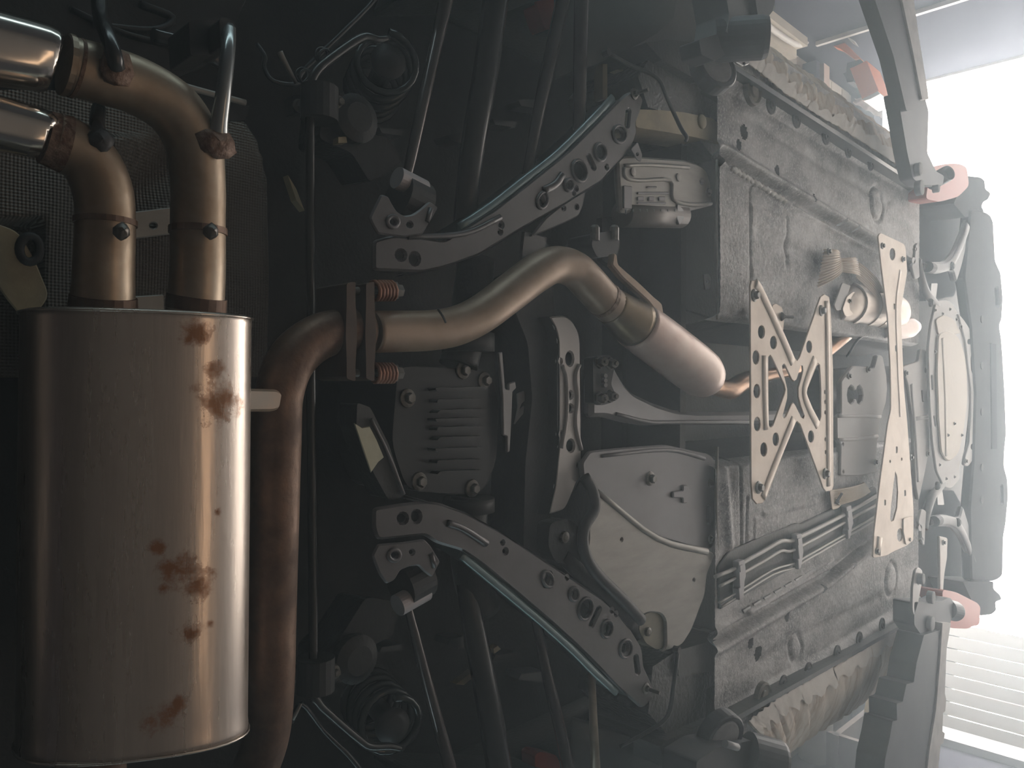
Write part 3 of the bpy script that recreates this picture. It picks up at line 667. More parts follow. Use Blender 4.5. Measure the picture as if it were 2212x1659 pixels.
# ------------------------------------------------------------------ front pipe with resonator
ex = thing('exhaust_pipe', 'tan curved exhaust pipe running into a pale cylindrical resonator', 'exhaust pipe', P(1000, 700, 1.2))
HE = 1.185
E1 = [(800, 717, HE, 46), (860, 716, HE, 45), (925, 714, HE, 44), (985, 704, HE, 43), (1040, 678, HE, 42), (1105, 630, HE, 42), (1160, 589, HE, 42), (1200, 572, HE, 40), (1240, 582, HE, 40), (1272, 612, HE, 40), (1305, 648, HE, 39), (1330, 668, HE, 40)]
tpath(MB(), E1, 26).build('front_pipe', pipet, ex)
RS = [(1318, 660, HE, 39.5), (1330, 668, HE, 42), (1352, 686, HE, 48), (1372, 699, HE, 53)]
tpath(MB(), RS, 28, 3).build('heat_tinted_cone', goldm, ex, 'gold and brown heat-tinted cone')
RB = [(1372, 699, HE, 53.5), (1396, 717, HE, 54.5), (1420, 735, HE, 55), (1460, 765, HE, 54.5), (1495, 792, HE, 54), (1513, 806, HE, 52), (1527, 817, HE, 44), (1538, 825, HE, 28), (1541, 828, HE, 14)]
tpath(MB(), RB, 32, 3).build('resonator', resm, ex, 'pale steel resonator with a faint pink streak')
ring_on((1302, 645, HE, 39), (1308, 650, HE, 39), None, 1.04).build('weld_ring', rustm, ex)
tpath(MB(), [(1525, 830, HE, 18), (1552, 838, HE + .01, 19), (1578, 842, HE + .02, 21), (1600, 828, HE + .03, 20), (1630, 816, HE + .04, 17), (1668, 808, HE + .04, 13), (1715, 798, HE + .04, 13), (1770, 770, HE + .05, 14), (1830, 720, HE + .05, 15)], 16).build('copper_front_tube', copper, ex, 'copper-tinted narrow tube ahead of the resonator')
# flange pair with sprung bolts
for a, b in ((749, 768), (791, 809)):
    MB().extr(rnd([(a, 612), (b, 608), (b, 655), (b + 3, 700), (b + 3, 740), (b, 790), (b, 824), (a, 818), (a, 780), (a - 2, 720), (a, 660)], 5), HP(1.145), .10).build('flange', mat('dark_flange_rust', (.075, .05, .036), .6, .3, (.045, .03, .022), 12, .7), ex)
springm = mat('orange_brown_spring', (.24, .1, .05), .5, .4, (.12, .06, .04), 30, .6)
for v in (628, 806):
    a, b = P(806, v, 1.17), P(848, v, 1.17); ax = b - a
    e1 = Vector((0, 0, 1)); e1 -= ax.normalized() * e1.dot(ax.normalized()); e1.normalize(); e2 = ax.normalized().cross(e1)
    MB().tube([a + ax * (i / 60) + (e1 * math.cos(i * .6283) + e2 * math.sin(i * .6283)) * .017 for i in range(61)], .0042, 6, True, 0).build('flange_spring', springm, ex)
    MB().tube([P(740, v, 1.17), P(868, v, 1.17)], [.007, .007], 8, sub=0).build('flange_bolt', bolt_m, ex)
    MB().lathe(P(848, v, 1.17), ax, [(0, .018), (.006, .018), (.007, .013), (.02, .012), (.02, 0)], 6).build('flange_nut', bolt_m, ex)
# resonator bracket and rubber mount
pl = P3(P(1332, 550, 1.16), P(1430, 665, 1.14), P(1350, 540, 1.16))
if pl.n.z < 0: pl = Plane(pl.p, -pl.e1, pl.e2)
MB().plate(rnd([(1326, 545), (1334, 549), (1336, 570), (1384, 612), (1414, 641), (1431, 655), (1437, 688), (1420, 676), (1402, 652), (1378, 630), (1345, 600), (1322, 572)], 5), pl, .02, [], .004).build('mounting_bracket', pipet, ex)
MB().extr(rnd([(1282, 506), (1318, 498), (1336, 508), (1340, 534), (1330, 552), (1290, 556), (1278, 530)], 6), HP(1.19), .08).build('rubber_mount', rubber, ex)
for u in (1285, 1327): MB().lathe(P(u, 502, 1.19), (1, 0, 0), [(-.02, .012), (.012, .012), (.018, .008), (.018, 0)], 8).build('mount_bolt', bolt_m, ex)
MB().tube([P(946, 668, 1.145), P(957, 684, 1.137), P(963, 697, 1.137)], .0022, 6, sub=2).build('sensor_wire', rubber, ex)
# ------------------------------------------------------------------ dimpled heat shield over the silencer
hs = thing('heat_shield', 'dark dimpled foil heat shield behind the muffler tailpipes', 'heat shield', P(330, 480, 1.45))
foil = mat('dimpled_foil', (.12, .108, .09), .45, .5, (.08, .07, .06), 3, .6)
def _foil():
    nt = foil.node_tree; N = nt.nodes; L = nt.links
    tc = N.new('ShaderNodeTexCoord'); mp = N.new('ShaderNodeMapping'); mp.inputs['Rotation'].default_value = (0, 0, R(45)); mp.inputs['Scale'].default_value = (130, 130, 130); L.new(tc.outputs['Object'], mp.inputs[0])
    sx = N.new('ShaderNodeSeparateXYZ'); L.new(mp.outputs[0], sx.inputs[0])
    s = []
    for ax in 'XY':
        m = N.new('ShaderNodeMath'); m.operation = 'SINE'; q = N.new('ShaderNodeMath'); q.operation = 'MULTIPLY'; q.inputs[1].default_value = 6.28; L.new(sx.outputs[ax], q.inputs[0]); L.new(q.outputs[0], m.inputs[0]); s.append(m)
    m = N.new('ShaderNodeMath'); m.operation = 'MULTIPLY'; L.new(s[0].outputs[0], m.inputs[0]); L.new(s[1].outputs[0], m.inputs[1])
    b = N.new('ShaderNodeBump'); b.inputs['Strength'].default_value = .5; b.inputs['Distance'].default_value = .003; L.new(m.outputs[0], b.inputs['Height']); L.new(b.outputs[0], N['Principled BSDF'].inputs['Normal'])
_foil()
def foil_panel():
    rows = []
    for i in range(60):
        u = -60 + 660 * i / 59; row = []
        for j in range(60):
            v = 195 + 620 * j / 59
            edge = 600 - max(0, (430 - v)) ** 1.6 * .012 - max(0, 300 - v) ** 1.5 * .05
            uu = min(u, edge); q = P(uu, v, 1.42)
            q.z += .02 * math.sin((uu + v) * .02) * (1 if 230 < uu < 380 and 300 < v < 460 else .15) + (.05 if uu < 90 and v > 470 else 0)
            if u > edge - 18: q.z += .05 * (u - edge + 18) / 18 if u < edge else .05
            row.append(q)
        rows.append(row)
    mb = MB().grid(rows); mb.grid([[q + Vector((0, 0, .003)) for q in r] for r in rows]); return mb
foil_panel().build('foil_panel', foil, hs)
MB().plate(rnd([(284, 458), (372, 447), (376, 505), (290, 516)], 5), HP(1.405), .006, [ell(331, 487, 8, 7)], .002).build('fixing_strip', alu, hs)
MB().plate(rnd([(284, 640), (355, 636), (356, 690), (284, 690)], 5), HP(1.405), .006, [], .002).build('fixing_strip', alu, hs)
mb = MB(); q = [P(*e, 1.40) for e in ell(64, 538, 22, 28, 20)]; mb.tube(q + q[:2], .007, 8, True, 0, False); mb.build('fixing_ring', rubber, hs)
MB().plate(rnd([(-40, 470), (40, 500), (75, 560), (108, 640), (60, 700), (10, 640), (-40, 560)], 20), HP(1.40), .005, [], .002).build('yellowed_patch_panel', yellowm, hs)
# stamped panels of the rear floor seen over the tailpipes
rp = thing('rear_valance', 'dark stamped rear valance panel above the tailpipes, top left corner', 'panel', P(250, 20, 1.45))
mb = MB().plate([(-60, -60), (560, -60), (470, 130), (300, 210), (60, 120), (-60, 90)], HP(1.44), .006); mb.bead([(200, 55), (330, 66), (370, 40), (300, 10)], HP(1.44), 16, .012); mb.bead([(150, 20), (270, 75), (420, 110)], HP(1.44), 12, .012); mb.build('stamped_panel', black, rp)
MB().tube([P(330, 76, 1.3), P(400, 95, 1.3), P(478, 136, 1.3)], .012, 10).build('support_bar', linkm, rp)
MB().tube([P(373, 178, 1.36), P(430, 195, 1.36), P(530, 222, 1.36)], .006, 8).build('bright_edge_strip', alu, rp)
MB().plate([(412, 195), (450, 198), (540, 228), (530, 262), (470, 262)], HP(1.385), .004).build('stamped_panel', black, rp)
# ------------------------------------------------------------------ rear subframe
sf = thing('rear_subframe', 'grey rear subframe with two splayed perforated arms and a crossbar', 'subframe', P(1100, 850, 1.25))
HA = 1.20; pA = HP(HA)
arm_t = [(808, 519), (850, 508), (915, 513), (960, 520), (998, 497), (1070, 452), (1142, 396), (1215, 338), (1240, 316), (1287, 268), (1330, 224), (1352, 203), (1366, 196), (1382, 201), (1391, 216), (1384, 243), (1374, 267), (1377, 288), (1368, 311), (1349, 338), (1311, 379), (1300, 392), (1215, 445), (1135, 490), (1034, 552), (960, 578), (915, 588), (808, 584)]
hol_t = [ell(866, 551, 10, 10), ell(896, 559, 10, 12), ell(1079, 470, 3, 3, 8), ell(1083, 486, 4, 5), ell(1081, 501, 3, 4, 8), slot(1167, 424, 1174, 443, 4), ell(1228, 400, 4, 7), ell(1251, 369, 13, 22, 16, -15), slot(1272, 338, 1283, 362, 3.5), ell(1296, 329, 10, 17, 14, -8), ell(1337, 290, 8, 13, 12, -10), slot(1358, 240, 1355, 270, 4), ell(1245, 407, 3, 4, 8), ell(1240, 417, 2, 3, 8), ell(1311, 361, 3, 4, 8)]
mb = MB().plate(rnd(arm_t, 10), pA, .012, hol_t, .005)
for u, v, a, b, r in ((1228, 400, 9, 13, 0), (1337, 290, 14, 19, -10), (1251, 369, 15, 24, -15), (1296, 329, 12, 19, -8)): mb.rim(u, v, a, b, pA, .004, .006, r)
mb.bead([(1174, 412), (1200, 398), (1214, 378)], pA, 12, .008); mb.bead([(880, 512), (1000, 505), (1080, 470)], pA, 10, .006)
mb.rim(1171, 433, 11, 18, pA, .004, .006, 15)
arm1 = mb.build('side_arm', subm, sf)
bolts(arm1, pA, [(1370, 203)], BS)
def wall(path, pl, d0, d1, th=.006):
    """upright web along a pixel path, from d0 to d1 above the plane"""
    q = [pl.hit(u, v) for u, v in path]; m = MB()
    for s in (0, 1):
        m.grid([[p + pl.n * d0 + Vector((0, 0, 0)) for p in q], [p + pl.n * d1 + Vector((th * s, th * s, 0)) for p in q]], True)
    return m
tealm = mat('teal_lit_web', (.05, .075, .075), .28, .25, (.03, .04, .04), 14, .6)  # outer arm webs: teal light from the side put into the colour
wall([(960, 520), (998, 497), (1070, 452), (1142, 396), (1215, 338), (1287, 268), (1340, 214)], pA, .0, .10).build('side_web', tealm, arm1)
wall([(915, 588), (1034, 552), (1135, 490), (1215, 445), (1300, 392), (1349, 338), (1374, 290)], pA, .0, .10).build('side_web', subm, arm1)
MB().tube([pA.hit(u, v) + Vector((-.003, .0, .012)) for u, v in [(1000, 490), (1070, 443), (1142, 386), (1215, 328), (1287, 256), (1332, 208)]], [.013] * 6, 8, True, 3, True, .5).build('lit_edge_strip', mat('teal_sheen_edge', (.2, .27, .28), .25, .4), arm1)  # strip added along the arm's edge, bright teal rim light as colour
br = [(799, 470), (824, 419), (840, 424), (848, 440), (858, 456), (874, 466), (892, 463), (908, 452), (929, 434), (948, 448), (922, 492), (914, 506), (872, 512), (817, 505), (806, 486)]
mb = MB().plate(rnd(br, 5), HP(1.192), .008, [ell(848, 479, 6, 6), ell(885, 485, 6, 6)], .003); mb.rim(848, 479, 12, 12, HP(1.192), .005, .005); mb.bead([(930, 450), (922, 480)], HP(1.192), 9, .006); mb.build('bush_bracket', subm, sf)
MB().plate(rnd([(1363, 322), (1378, 307), (1388, 335), (1385, 350), (1377, 345)], 3), HP(1.19), .004, [ell(1377, 333, 3, 4, 8)], .001).build('small_tab', subm, sf)
MB().plate(rnd([(1265, 410), (1262, 440), (1251, 466), (1236, 474), (1197, 492), (1146, 512), (1180, 470), (1211, 445)], 6), HP(1.225), .01, [ell(1218, 450, 4, 4), ell(1246, 447, 4, 5)], .003).build('gusset', subm, sf)
MB().plate(rnd([(1132, 498), (1184, 512), (1178, 540), (1150, 580), (1124, 568)], 4), HP(1.24), .01, [], .003).build('gusset', subm, sf)
arm_b = [(808, 1098), (870, 1088), (919, 1083), (950, 1086), (1004, 1106), (1077, 1145), (1151, 1193), (1224, 1241), (1300, 1292), (1332, 1322), (1365, 1362), (1388, 1400), (1391, 1438), (1413, 1487), (1402, 1522), (1387, 1531), (1358, 1505), (1332, 1482), (1295, 1442), (1248, 1395), (1187, 1340), (1114, 1278), (1041, 1218), (1000, 1190), (945, 1174), (919, 1156), (817, 1167), (808, 1142)]
hol_b = [ell(870, 1120, 10, 10), ell(900, 1116, 9, 12), ell(1092, 1191, 4, 5), ell(1086, 1172, 3, 3, 8), slot(1187, 1240, 1178, 1262, 4), ell(1239, 1283, 4, 6), ell(1264, 1315, 13, 22, 16, 12), slot(1294, 1316, 1278, 1350, 4), ell(1310, 1358, 10, 17, 14, 10), ell(1351, 1401, 6, 11, 12, 8), slot(1374, 1420, 1378, 1452, 4), ell(1322, 1318, 3, 4, 8), ell(1331, 1326, 3, 4, 8), ell(1225, 1247, 2.5, 4, 8)]
mb = MB().plate(rnd(arm_b, 10), pA, .012, hol_b, .005)
for u, v, a, b, r in ((1239, 1283, 10, 15, 0), (1351, 1401, 13, 20, 8), (1264, 1315, 15, 24, 12), (1310, 1358, 12, 19, 10)): mb.rim(u, v, a, b, pA, .004, .006, r)
mb.bead([(966, 1130), (1000, 1142), (1050, 1174)], pA, 12, .008); mb.rim(1182, 1251, 11, 18, pA, .004, .006, -20)
arm2 = mb.build('side_arm', subm, sf)
bolts(arm2, pA, [(1395, 1487)], BS)
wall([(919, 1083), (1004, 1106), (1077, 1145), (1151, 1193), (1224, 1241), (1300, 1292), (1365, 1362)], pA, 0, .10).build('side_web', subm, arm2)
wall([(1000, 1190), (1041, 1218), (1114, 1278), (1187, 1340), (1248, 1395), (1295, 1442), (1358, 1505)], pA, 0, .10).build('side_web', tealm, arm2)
MB().tube([pA.hit(u, v) + Vector((-.0, 0, .012)) for u, v in [(1004, 1198), (1041, 1229), (1114, 1290), (1187, 1352), (1248, 1408), (1295, 1456), (1340, 1497)]], .012, 8, True, 3, True, .5).build('lit_edge_strip', bpy.data.materials['teal_sheen_edge'], arm2)  # same painted rim light along the other arm
bb = [(805, 1200), (817, 1176), (870, 1172), (918, 1165), (932, 1180), (952, 1214), (934, 1248), (918, 1236), (905, 1222), (885, 1224), (866, 1232), (853, 1254), (836, 1262), (820, 1240)]
mb = MB().plate(rnd(bb, 5), HP(1.192), .008, [ell(851, 1199, 6, 6), ell(890, 1193, 5, 5)], .003); mb.rim(851, 1199, 12, 12, HP(1.192), .005, .005); mb.bead([(930, 1195), (938, 1225)], HP(1.192), 9, .006); mb.build('bush_bracket', subm, sf)
# crossbar
pC = HP(1.225)
cb = [(1186, 684), (1222, 681), (1238, 694), (1250, 715), (1254, 738), (1257, 1026), (1246, 1042), (1236, 1068), (1222, 1100), (1186, 1112), (1200, 1050), (1208, 965), (1207, 735), (1200, 706)]
mb = MB().plate(rnd(cb, 10), pC, .01, [ell(1231, 775, 8, 15), ell(1232, 853, 5, 8), ell(1232, 882, 6, 8), ell(1233, 963, 8, 13), ell(1211, 780, 3, 5, 8), ell(1212, 938, 3, 6, 8), ell(1250, 1005, 2.5, 7, 8)], .004)
mb.bead([(1213, 790), (1222, 820), (1222, 900), (1211, 968)], pC, 6, .008); mb.bead([(1250, 788), (1242, 812), (1246, 860), (1242, 915), (1254, 972)], pC, 6, .008)
cbo = mb.build('crossbar', crossm, sf)
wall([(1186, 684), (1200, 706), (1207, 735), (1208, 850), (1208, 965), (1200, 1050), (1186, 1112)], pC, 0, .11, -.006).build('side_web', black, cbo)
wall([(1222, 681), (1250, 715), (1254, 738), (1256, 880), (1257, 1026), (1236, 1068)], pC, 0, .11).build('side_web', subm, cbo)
MB().extr(rnd([(1080, 590), (1186, 560), (1200, 690), (1204, 735), (1204, 965), (1196, 1050), (1180, 1200), (1130, 1215), (1135, 1000), (1150, 860), (1140, 740)], 14), HP(1.26), .12, .1).build('crossmember_body', black, sf)
# rear cross tube of the subframe with the small bracket arm
MB().extr(rnd([(772, 870), (800, 880), (840, 960), (872, 1060), (868, 1076), (838, 1078), (806, 1020), (770, 920)], 6), HP(1.24), .06).build('bracket_arm', black, sf)
MB().tube([P(801, 905, 1.235), P(838, 980, 1.235), P(872, 1068, 1.235)], .004, 6).build('bracket_edge', subm, sf)
MB().plate([(766, 914), (782, 924), (799, 921), (814, 950), (830, 988), (818, 998), (802, 1021), (786, 975)], HP(1.228), .004).build('yellowed_foil_patch', mat('pale_green_foil', (.42, .42, .32), .5, .2, (.3, .3, .22), 14, .7), sf)
# ------------------------------------------------------------------ differential with cooling fins
df = thing('differential', 'black finned differential housing behind the subframe crossbar', 'differential', P(960, 900, 1.35))
mb = MB().extr(rnd([(860, 790), (1060, 800), (1078, 880), (1072, 1000), (1040, 1070), (880, 1060), (846, 960)], 30), HP(1.30), .2, -.05); finm = mat('fin_black', (.009, .009, .0095), .35, .1); mb.build('housing', finm, df)
for i in range(9):
    v = 838 + i * 22 + 4 * math.sin(i)
    MB().extr(rnd([(940 + 6 * (i % 3), v), (1046 - 5 * (i % 2), v - 3), (1052, v + 4), (944, v + 7)], 3), HP(1.272), .04).build('cooling_fin', finm, df)
for u, v in ((1000, 800), (1046, 822), (880, 860), (1020, 1055), (905, 1040)): put('bolt', B11, df, P(u, v, 1.298))
MB().tube([P(1015, 1075, 1.3), P(1010, 1140, 1.3), P(1020, 1240, 1.3), P(1040, 1320, 1.3)], .045, 16).build('output_shaft', black, df)
MB().tube([P(990, 790, 1.32), P(1010, 700, 1.32), P(1030, 560, 1.32)], .045, 16).build('output_shaft', black, df)
for v0, v1, r in ((1075, 1105, .06), (720, 760, .06)): MB().tube([P(1012, v0, 1.3), P(1012, v1, 1.3)], r, 18, sub=0).build('shaft_boot', rubber, df)
# grey bracket strips in front of the differential
gb = thing('bracket_strip', 'thin grey angled bracket strips between differential and subframe crossbar', 'bracket', P(1095, 860, 1.28))
MB().plate(rnd([(1078, 762), (1086, 760), (1092, 840), (1100, 842), (1100, 828), (1114, 824), (1116, 838), (1108, 846), (1106, 900), (1102, 975), (1096, 978), (1096, 942), (1088, 940), (1086, 850)], 2), HP(1.275), .01, [], .002).build('angle_strip', zinc, gb)
MB().plate(rnd([(1118, 850), (1150, 838), (1152, 900), (1146, 912), (1142, 888), (1130, 895), (1112, 918), (1120, 880)], 3), HP(1.285), .006, [[(1141, 858), (1128, 872), (1121, 888), (1133, 876)]], .002).build('angle_strip', zinc, gb)
# ------------------------------------------------------------------ suspension links: four each side, every one its own thing
LG = 'suspension links'
def link(path, label, m=linkm, bush=None, h2=None):
    t = thing('suspension_link', label, 'suspension link', P(*path[0][:3]), LG)
    tpath(MB(), path, 16, 4).build('rod', m, t)
    for u, v, h, r, L_ in bush or ():
        c = P(u, v, h); ax = Vector((.1, 1, .25)).normalized()
        MB().lathe(c, ax, [(-L_, r * .8), (-L_, r), (L_, r), (L_, r * .8), (L_ * 1.02, r * .5), (L_ * 1.3, r * .5), (L_ * 1.3, 0)], 20).build('bush', rubber, t)
    return t
taupe = mat('taupe_link_paint', (.1, .09, .085), .2, .5, (.06, .055, .055), 12, .5)
def eye(t, u, v, h, r, L_, m, ax):
    MB().lathe(P(u, v, h), ax, [(-L_, r * .7), (-L_, r), (L_, r), (L_, r * .7)], 22, False).build('link_eye', m, t)
t = link([(876, 386, 1.235, 9), (886, 350, 1.235, 12), (925, 170, 1.25, 14), (963, 0, 1.27, 16), (978, -70, 1.28, 17)], 'slim black suspension link ending at the bush near the tailpipe side, upper half', taupe)
eye(t, 886, 398, 1.225, .022, .034, mat('pale_bush_sleeve', (.42, .4, .41), .4, .3), (P(902, 408, 1.225) - P(866, 390, 1.225)))
eye(t, 886, 432, 1.24, .046, .03, rubber, (P(902, 408, 1.225) - P(866, 390, 1.225)))
link([(1002, 505, 1.31, 25), (1010, 415, 1.29, 26), (1024, 300, 1.29, 27), (1050, 150, 1.3, 28), (1070, 0, 1.31, 28), (1080, -70, 1.32, 28)], 'broad dark suspension arm, second from the left in the upper half', linkm)
link([(1132, 420, 1.29, 12), (1148, 330, 1.27, 12), (1160, 260, 1.27, 13), (1185, 140, 1.28, 15), (1216, 0, 1.30, 16), (1232, -70, 1.31, 17)], 'leaning suspension link in front of the orange wing edge, upper half', taupe)
link([(1250, 330, 1.28, 13), (1252, 240, 1.26, 14), (1253, 140, 1.26, 15), (1256, 0, 1.27, 16), (1258, -70, 1.28, 17)], 'upright suspension rod nearest the wheel arch liner, upper half', taupe)
t = link([(880, 1306, 1.235, 8), (886, 1330, 1.235, 9), (925, 1485, 1.25, 13), (972, 1659, 1.27, 15), (990, 1730, 1.28, 16)], 'slim black suspension link ending at the bush near the tailpipe side, lower half', taupe)
eye(t, 889, 1291, 1.225, .022, .036, bpy.data.materials['pale_bush_sleeve'], (P(906, 1280, 1.225) - P(870, 1300, 1.225)))
eye(t, 889, 1254, 1.24, .046, .03, rubber, (P(906, 1280, 1.225) - P(870, 1300, 1.225)))
link([(1004, 1210, 1.31, 24), (1016, 1310, 1.29, 24), (1040, 1440, 1.29, 26), (1062, 1560, 1.3, 28), (1078, 1659, 1.31, 28), (1090, 1740, 1.32, 28)], 'broad dark suspension arm, second from the left in the lower half', linkm)
link([(1148, 1290, 1.29, 11), (1165, 1370, 1.27, 11), (1180, 1450, 1.27, 12), (1206, 1560, 1.28, 13), (1228, 1659, 1.30, 14), (1246, 1740, 1.31, 15)], 'leaning suspension link beside the orange wing edge, lower half', taupe)
link([(1276, 1390, 1.28, 8), (1279, 1470, 1.26, 8), (1281, 1540, 1.26, 9), (1286, 1659, 1.27, 11), (1290, 1730, 1.28, 12)], 'upright rod coloured with a tan highlight nearest the wheel arch liner, lower half', mat('tan_highlight_rod', (.4, .34, .26), .35, .3, (.2, .17, .13), 9, .6))  # the highlight along this rod is put into its colour
# anti-roll bar behind the silencer's inlet pipe
arb = thing('anti_roll_bar', 'long thin black anti-roll bar with cranked ends and rubber clamps', 'anti-roll bar', P(668, 850, 1.3))
HB = 1.30
tpath(MB(), [(840, 82, HB, 6), (815, 86, HB, 9), (790, 80, HB, 10), (760, 94, HB, 11), (700, 138, HB, 11), (680, 160, HB, 11), (672, 185, HB, 10), (670, 230, HB, 10), (670, 400, HB, 10), (672, 850, HB, 10), (676, 1250, HB, 10), (678, 1480, HB, 10), (686, 1516, HB, 10), (720, 1550, HB, 9), (775, 1597, HB, 9), (800, 1612, HB, 9), (840, 1612, HB, 8), (870, 1618, HB, 6)], 14, 4).build('bar', mat('satin_black_bar', (.035, .037, .037), .25, .3), arb)
for u, v in ((690, 225), (682, 1456)):
    MB().lathe(P(u, v, HB), (1, 0, 0), [(-.032, .03), (-.032, .036), (.032, .036), (.032, .03)], 18).build('clamp_rubber', rubber, arb)
    MB().extr(rnd([(u - 60, v - 20), (u + 55, v - 22), (u + 60, v + 16), (u - 55, v + 20)], 6), HP(HB + .03), .03).build('clamp_plate', black, arb)
    put('bolt', B8, arb, P(u + 42, v - 4, HB + .03)); put('bolt', B8, arb, P(u - 44, v + 4, HB + .03))
# coil springs
chrome_edge = mat('glossy_black_coil', (.05, .058, .058), .12, .5)
def spring(c0, c1, rad, turns, wire, label):
    t = thing('coil_spring', label, 'coil spring', c0, 'rear coil springs')
    ax = c1 - c0; z = ax.normalized(); e1 = (Vector((1, 0, 0)) - z * z.x).normalized(); e2 = z.cross(e1); n = int(turns * 18)
    MB().tube([c0 + ax * (i / n) + (e1 * math.cos(2 * math.pi * i / 18) + e2 * math.sin(2 * math.pi * i / 18)) * rad for i in range(n + 1)], wire, 8, True, 0).build('coil', chrome_edge, t)
    MB().lathe(c0, ax, [(.0, rad * .3), (.004, rad * .62), (.012, rad * .6), (.02, .024), (.13, .022), (.14, 0)], 22, True).build('spring_seat', rubber, t)
    return t
spring(P(840, 130, 1.33), P(800, 205, 1.5), .062, 4.5, .0085, 'black coil spring behind the cranked bar end, upper half')
spring(P(850, 1570, 1.33), P(790, 1500, 1.5), .062, 4.5, .0085, 'black coil spring behind the cranked bar end, lower half')
# bump rings and brake hoses in the dark
ho = thing('brake_hose', 'thin black brake hose looping below the coil spring, upper half', 'hose', P(660, 150, 1.36), 'rear brake hoses')
tpath(MB(), [(555, 95, 1.38, 5), (572, 122, 1.37, 5), (570, 145, 1.37, 5), (590, 175, 1.36, 5), (640, 182, 1.36, 5), (650, 160, 1.36, 5), (690, 118, 1.35, 5), (800, 10, 1.33, 5), (830, -40, 1.33, 5)], 10, 4).build('hose', gloss, ho)
for u, v in ((652, 162), (694, 118)):
    for k in (0, 8): 
        q = [P(*e, 1.34 - k * .001) for e in ell(u + k, v + k * .4, 13, 15, 16)]; MB().tube(q + q[:2], .0028, 6, True, 0, False).build('hose_ring', chrome_edge, ho)
tpath(MB(), [(604, 112, 1.34, 7), (612, 128, 1.34, 6), (640, 180, 1.34, 4)], 8, 3).build('bleed_lever', alu, ho)
ho2 = thing('brake_hose', 'thin black brake hose in the lower corner beside the inlet pipe', 'hose', P(690, 1560, 1.36), 'rear brake hoses')
tpath(MB(), [(630, 1560, 1.36, 5), (650, 1520, 1.34, 5), (700, 1580, 1.36, 5), (760, 1640, 1.35, 6), (800, 1700, 1.35, 6)], 10, 4).build('hose', gloss, ho2)
tpath(MB(), [(632, 1555, 1.33, 4), (650, 1520, 1.33, 4)], 8, 0).build('pale_clip', alu, ho2)
# wishbones glimpsed between the links
for s, pts, lb in ((1, [(700, 205), (760, 260), (840, 300), (870, 350), (800, 395), (760, 330), (690, 300)], 'dark rear wheel carrier beside the suspension links, upper half'), (-1, [(690, 1480), (760, 1420), (850, 1370), (860, 1300), (790, 1290), (740, 1370), (690, 1420)], 'dark rear wheel carrier beside the suspension links, lower half')):
    t = thing('wheel_carrier', lb, 'wheel carrier', P(*pts[2], 1.38), 'rear wheel carriers')
    MB().extr(rnd(pts, 12), HP(1.36), .10, .1).build('casting', black, t)
    v = pts[0][1]
    for k, (u, dv, w_) in enumerate(((845, 78 * s, 26), (985, 95 * s, 18), (1090, 60 * s, 26), (1150, 20 * s, 30))):
        MB().extr([(u - w_, v + dv - 8 * s), (u + w_, v + dv - 2 * s - 14 * s * (k % 2)), (u + w_ - 4, v + dv + 10 * s), (u - w_ + 6, v + dv + 4 * s)], HP(1.34), .05).build('forged_rib', gloss, t)
    y_ = (lambda a: -40 - a) if s > 0 else (lambda a: 1700 + a)
    MB().extr(rnd([(930, y_(0)), (1285, y_(0)), (1270, y_(95)), (1120, y_(130)), (960, y_(95))], 20), HP(1.20), .24, .1).build('upright', black, t)
    MB().lathe(P(pts[1][0], pts[1][1], 1.35), (0, 0, -1), [(0, .05), (.02, .05), (.03, .03), (.03, 0)], 22).build('hub_boss', black, t)
# ------------------------------------------------------------------ propshaft with flared rear flange
ps = thing('propeller_shaft', 'grey propeller shaft with flared bolted end beside the resonator', 'propeller shaft', P(1400, 890, 1.28))
psm = mat('grey_shaft_paint', (.26, .26, .265), .4, .3, (.2, .2, .2), 6, .4)
pS = HP(1.265)
sh = [(1278, 812), (1296, 778), (1322, 774), (1337, 804), (1352, 830), (1370, 849), (1417, 872), (1460, 886), (1507, 890), (1622, 890), (1800, 884), (1800, 910), (1622, 917), (1500, 918), (1453, 916), (1399, 920), (1352, 912), (1308, 901), (1278, 902)]
MB().plate(rnd(sh, 8), pS, .035, [], .012).build('shaft', psm, ps)
MB().bead([(1330, 894), (1400, 911), (1460, 912), (1622, 912)], pS, 5, .006).build('shaft_rib', psm, ps)
MB().extr(rnd([(1281, 772), (1316, 766), (1328, 778), (1326, 800), (1320, 830), (1328, 848), (1326, 868), (1300, 876), (1282, 870)], 5), HP(1.25), .03).build('flexible_coupling', rubber, ps)
for u, v in ((1296, 782), (1318, 786), (1296, 860), (1318, 856)):
    MB().lathe(P(u, v, 1.245), (0, -.3, -1), [(-.01, .017), (.004, .017), (.006, .013), (.022, .012), (.024, .006), (.032, .006), (.032, 0)], 6).build('coupling_nut', bolt_m, ps)
for v in (812, 822, 832): MB().lathe(P(1303, v, 1.248), (0, -.3, -1), [(-.01, .007), (.012, .006), (.012, 0)], 8).build('coupling_pin', zinc, ps)
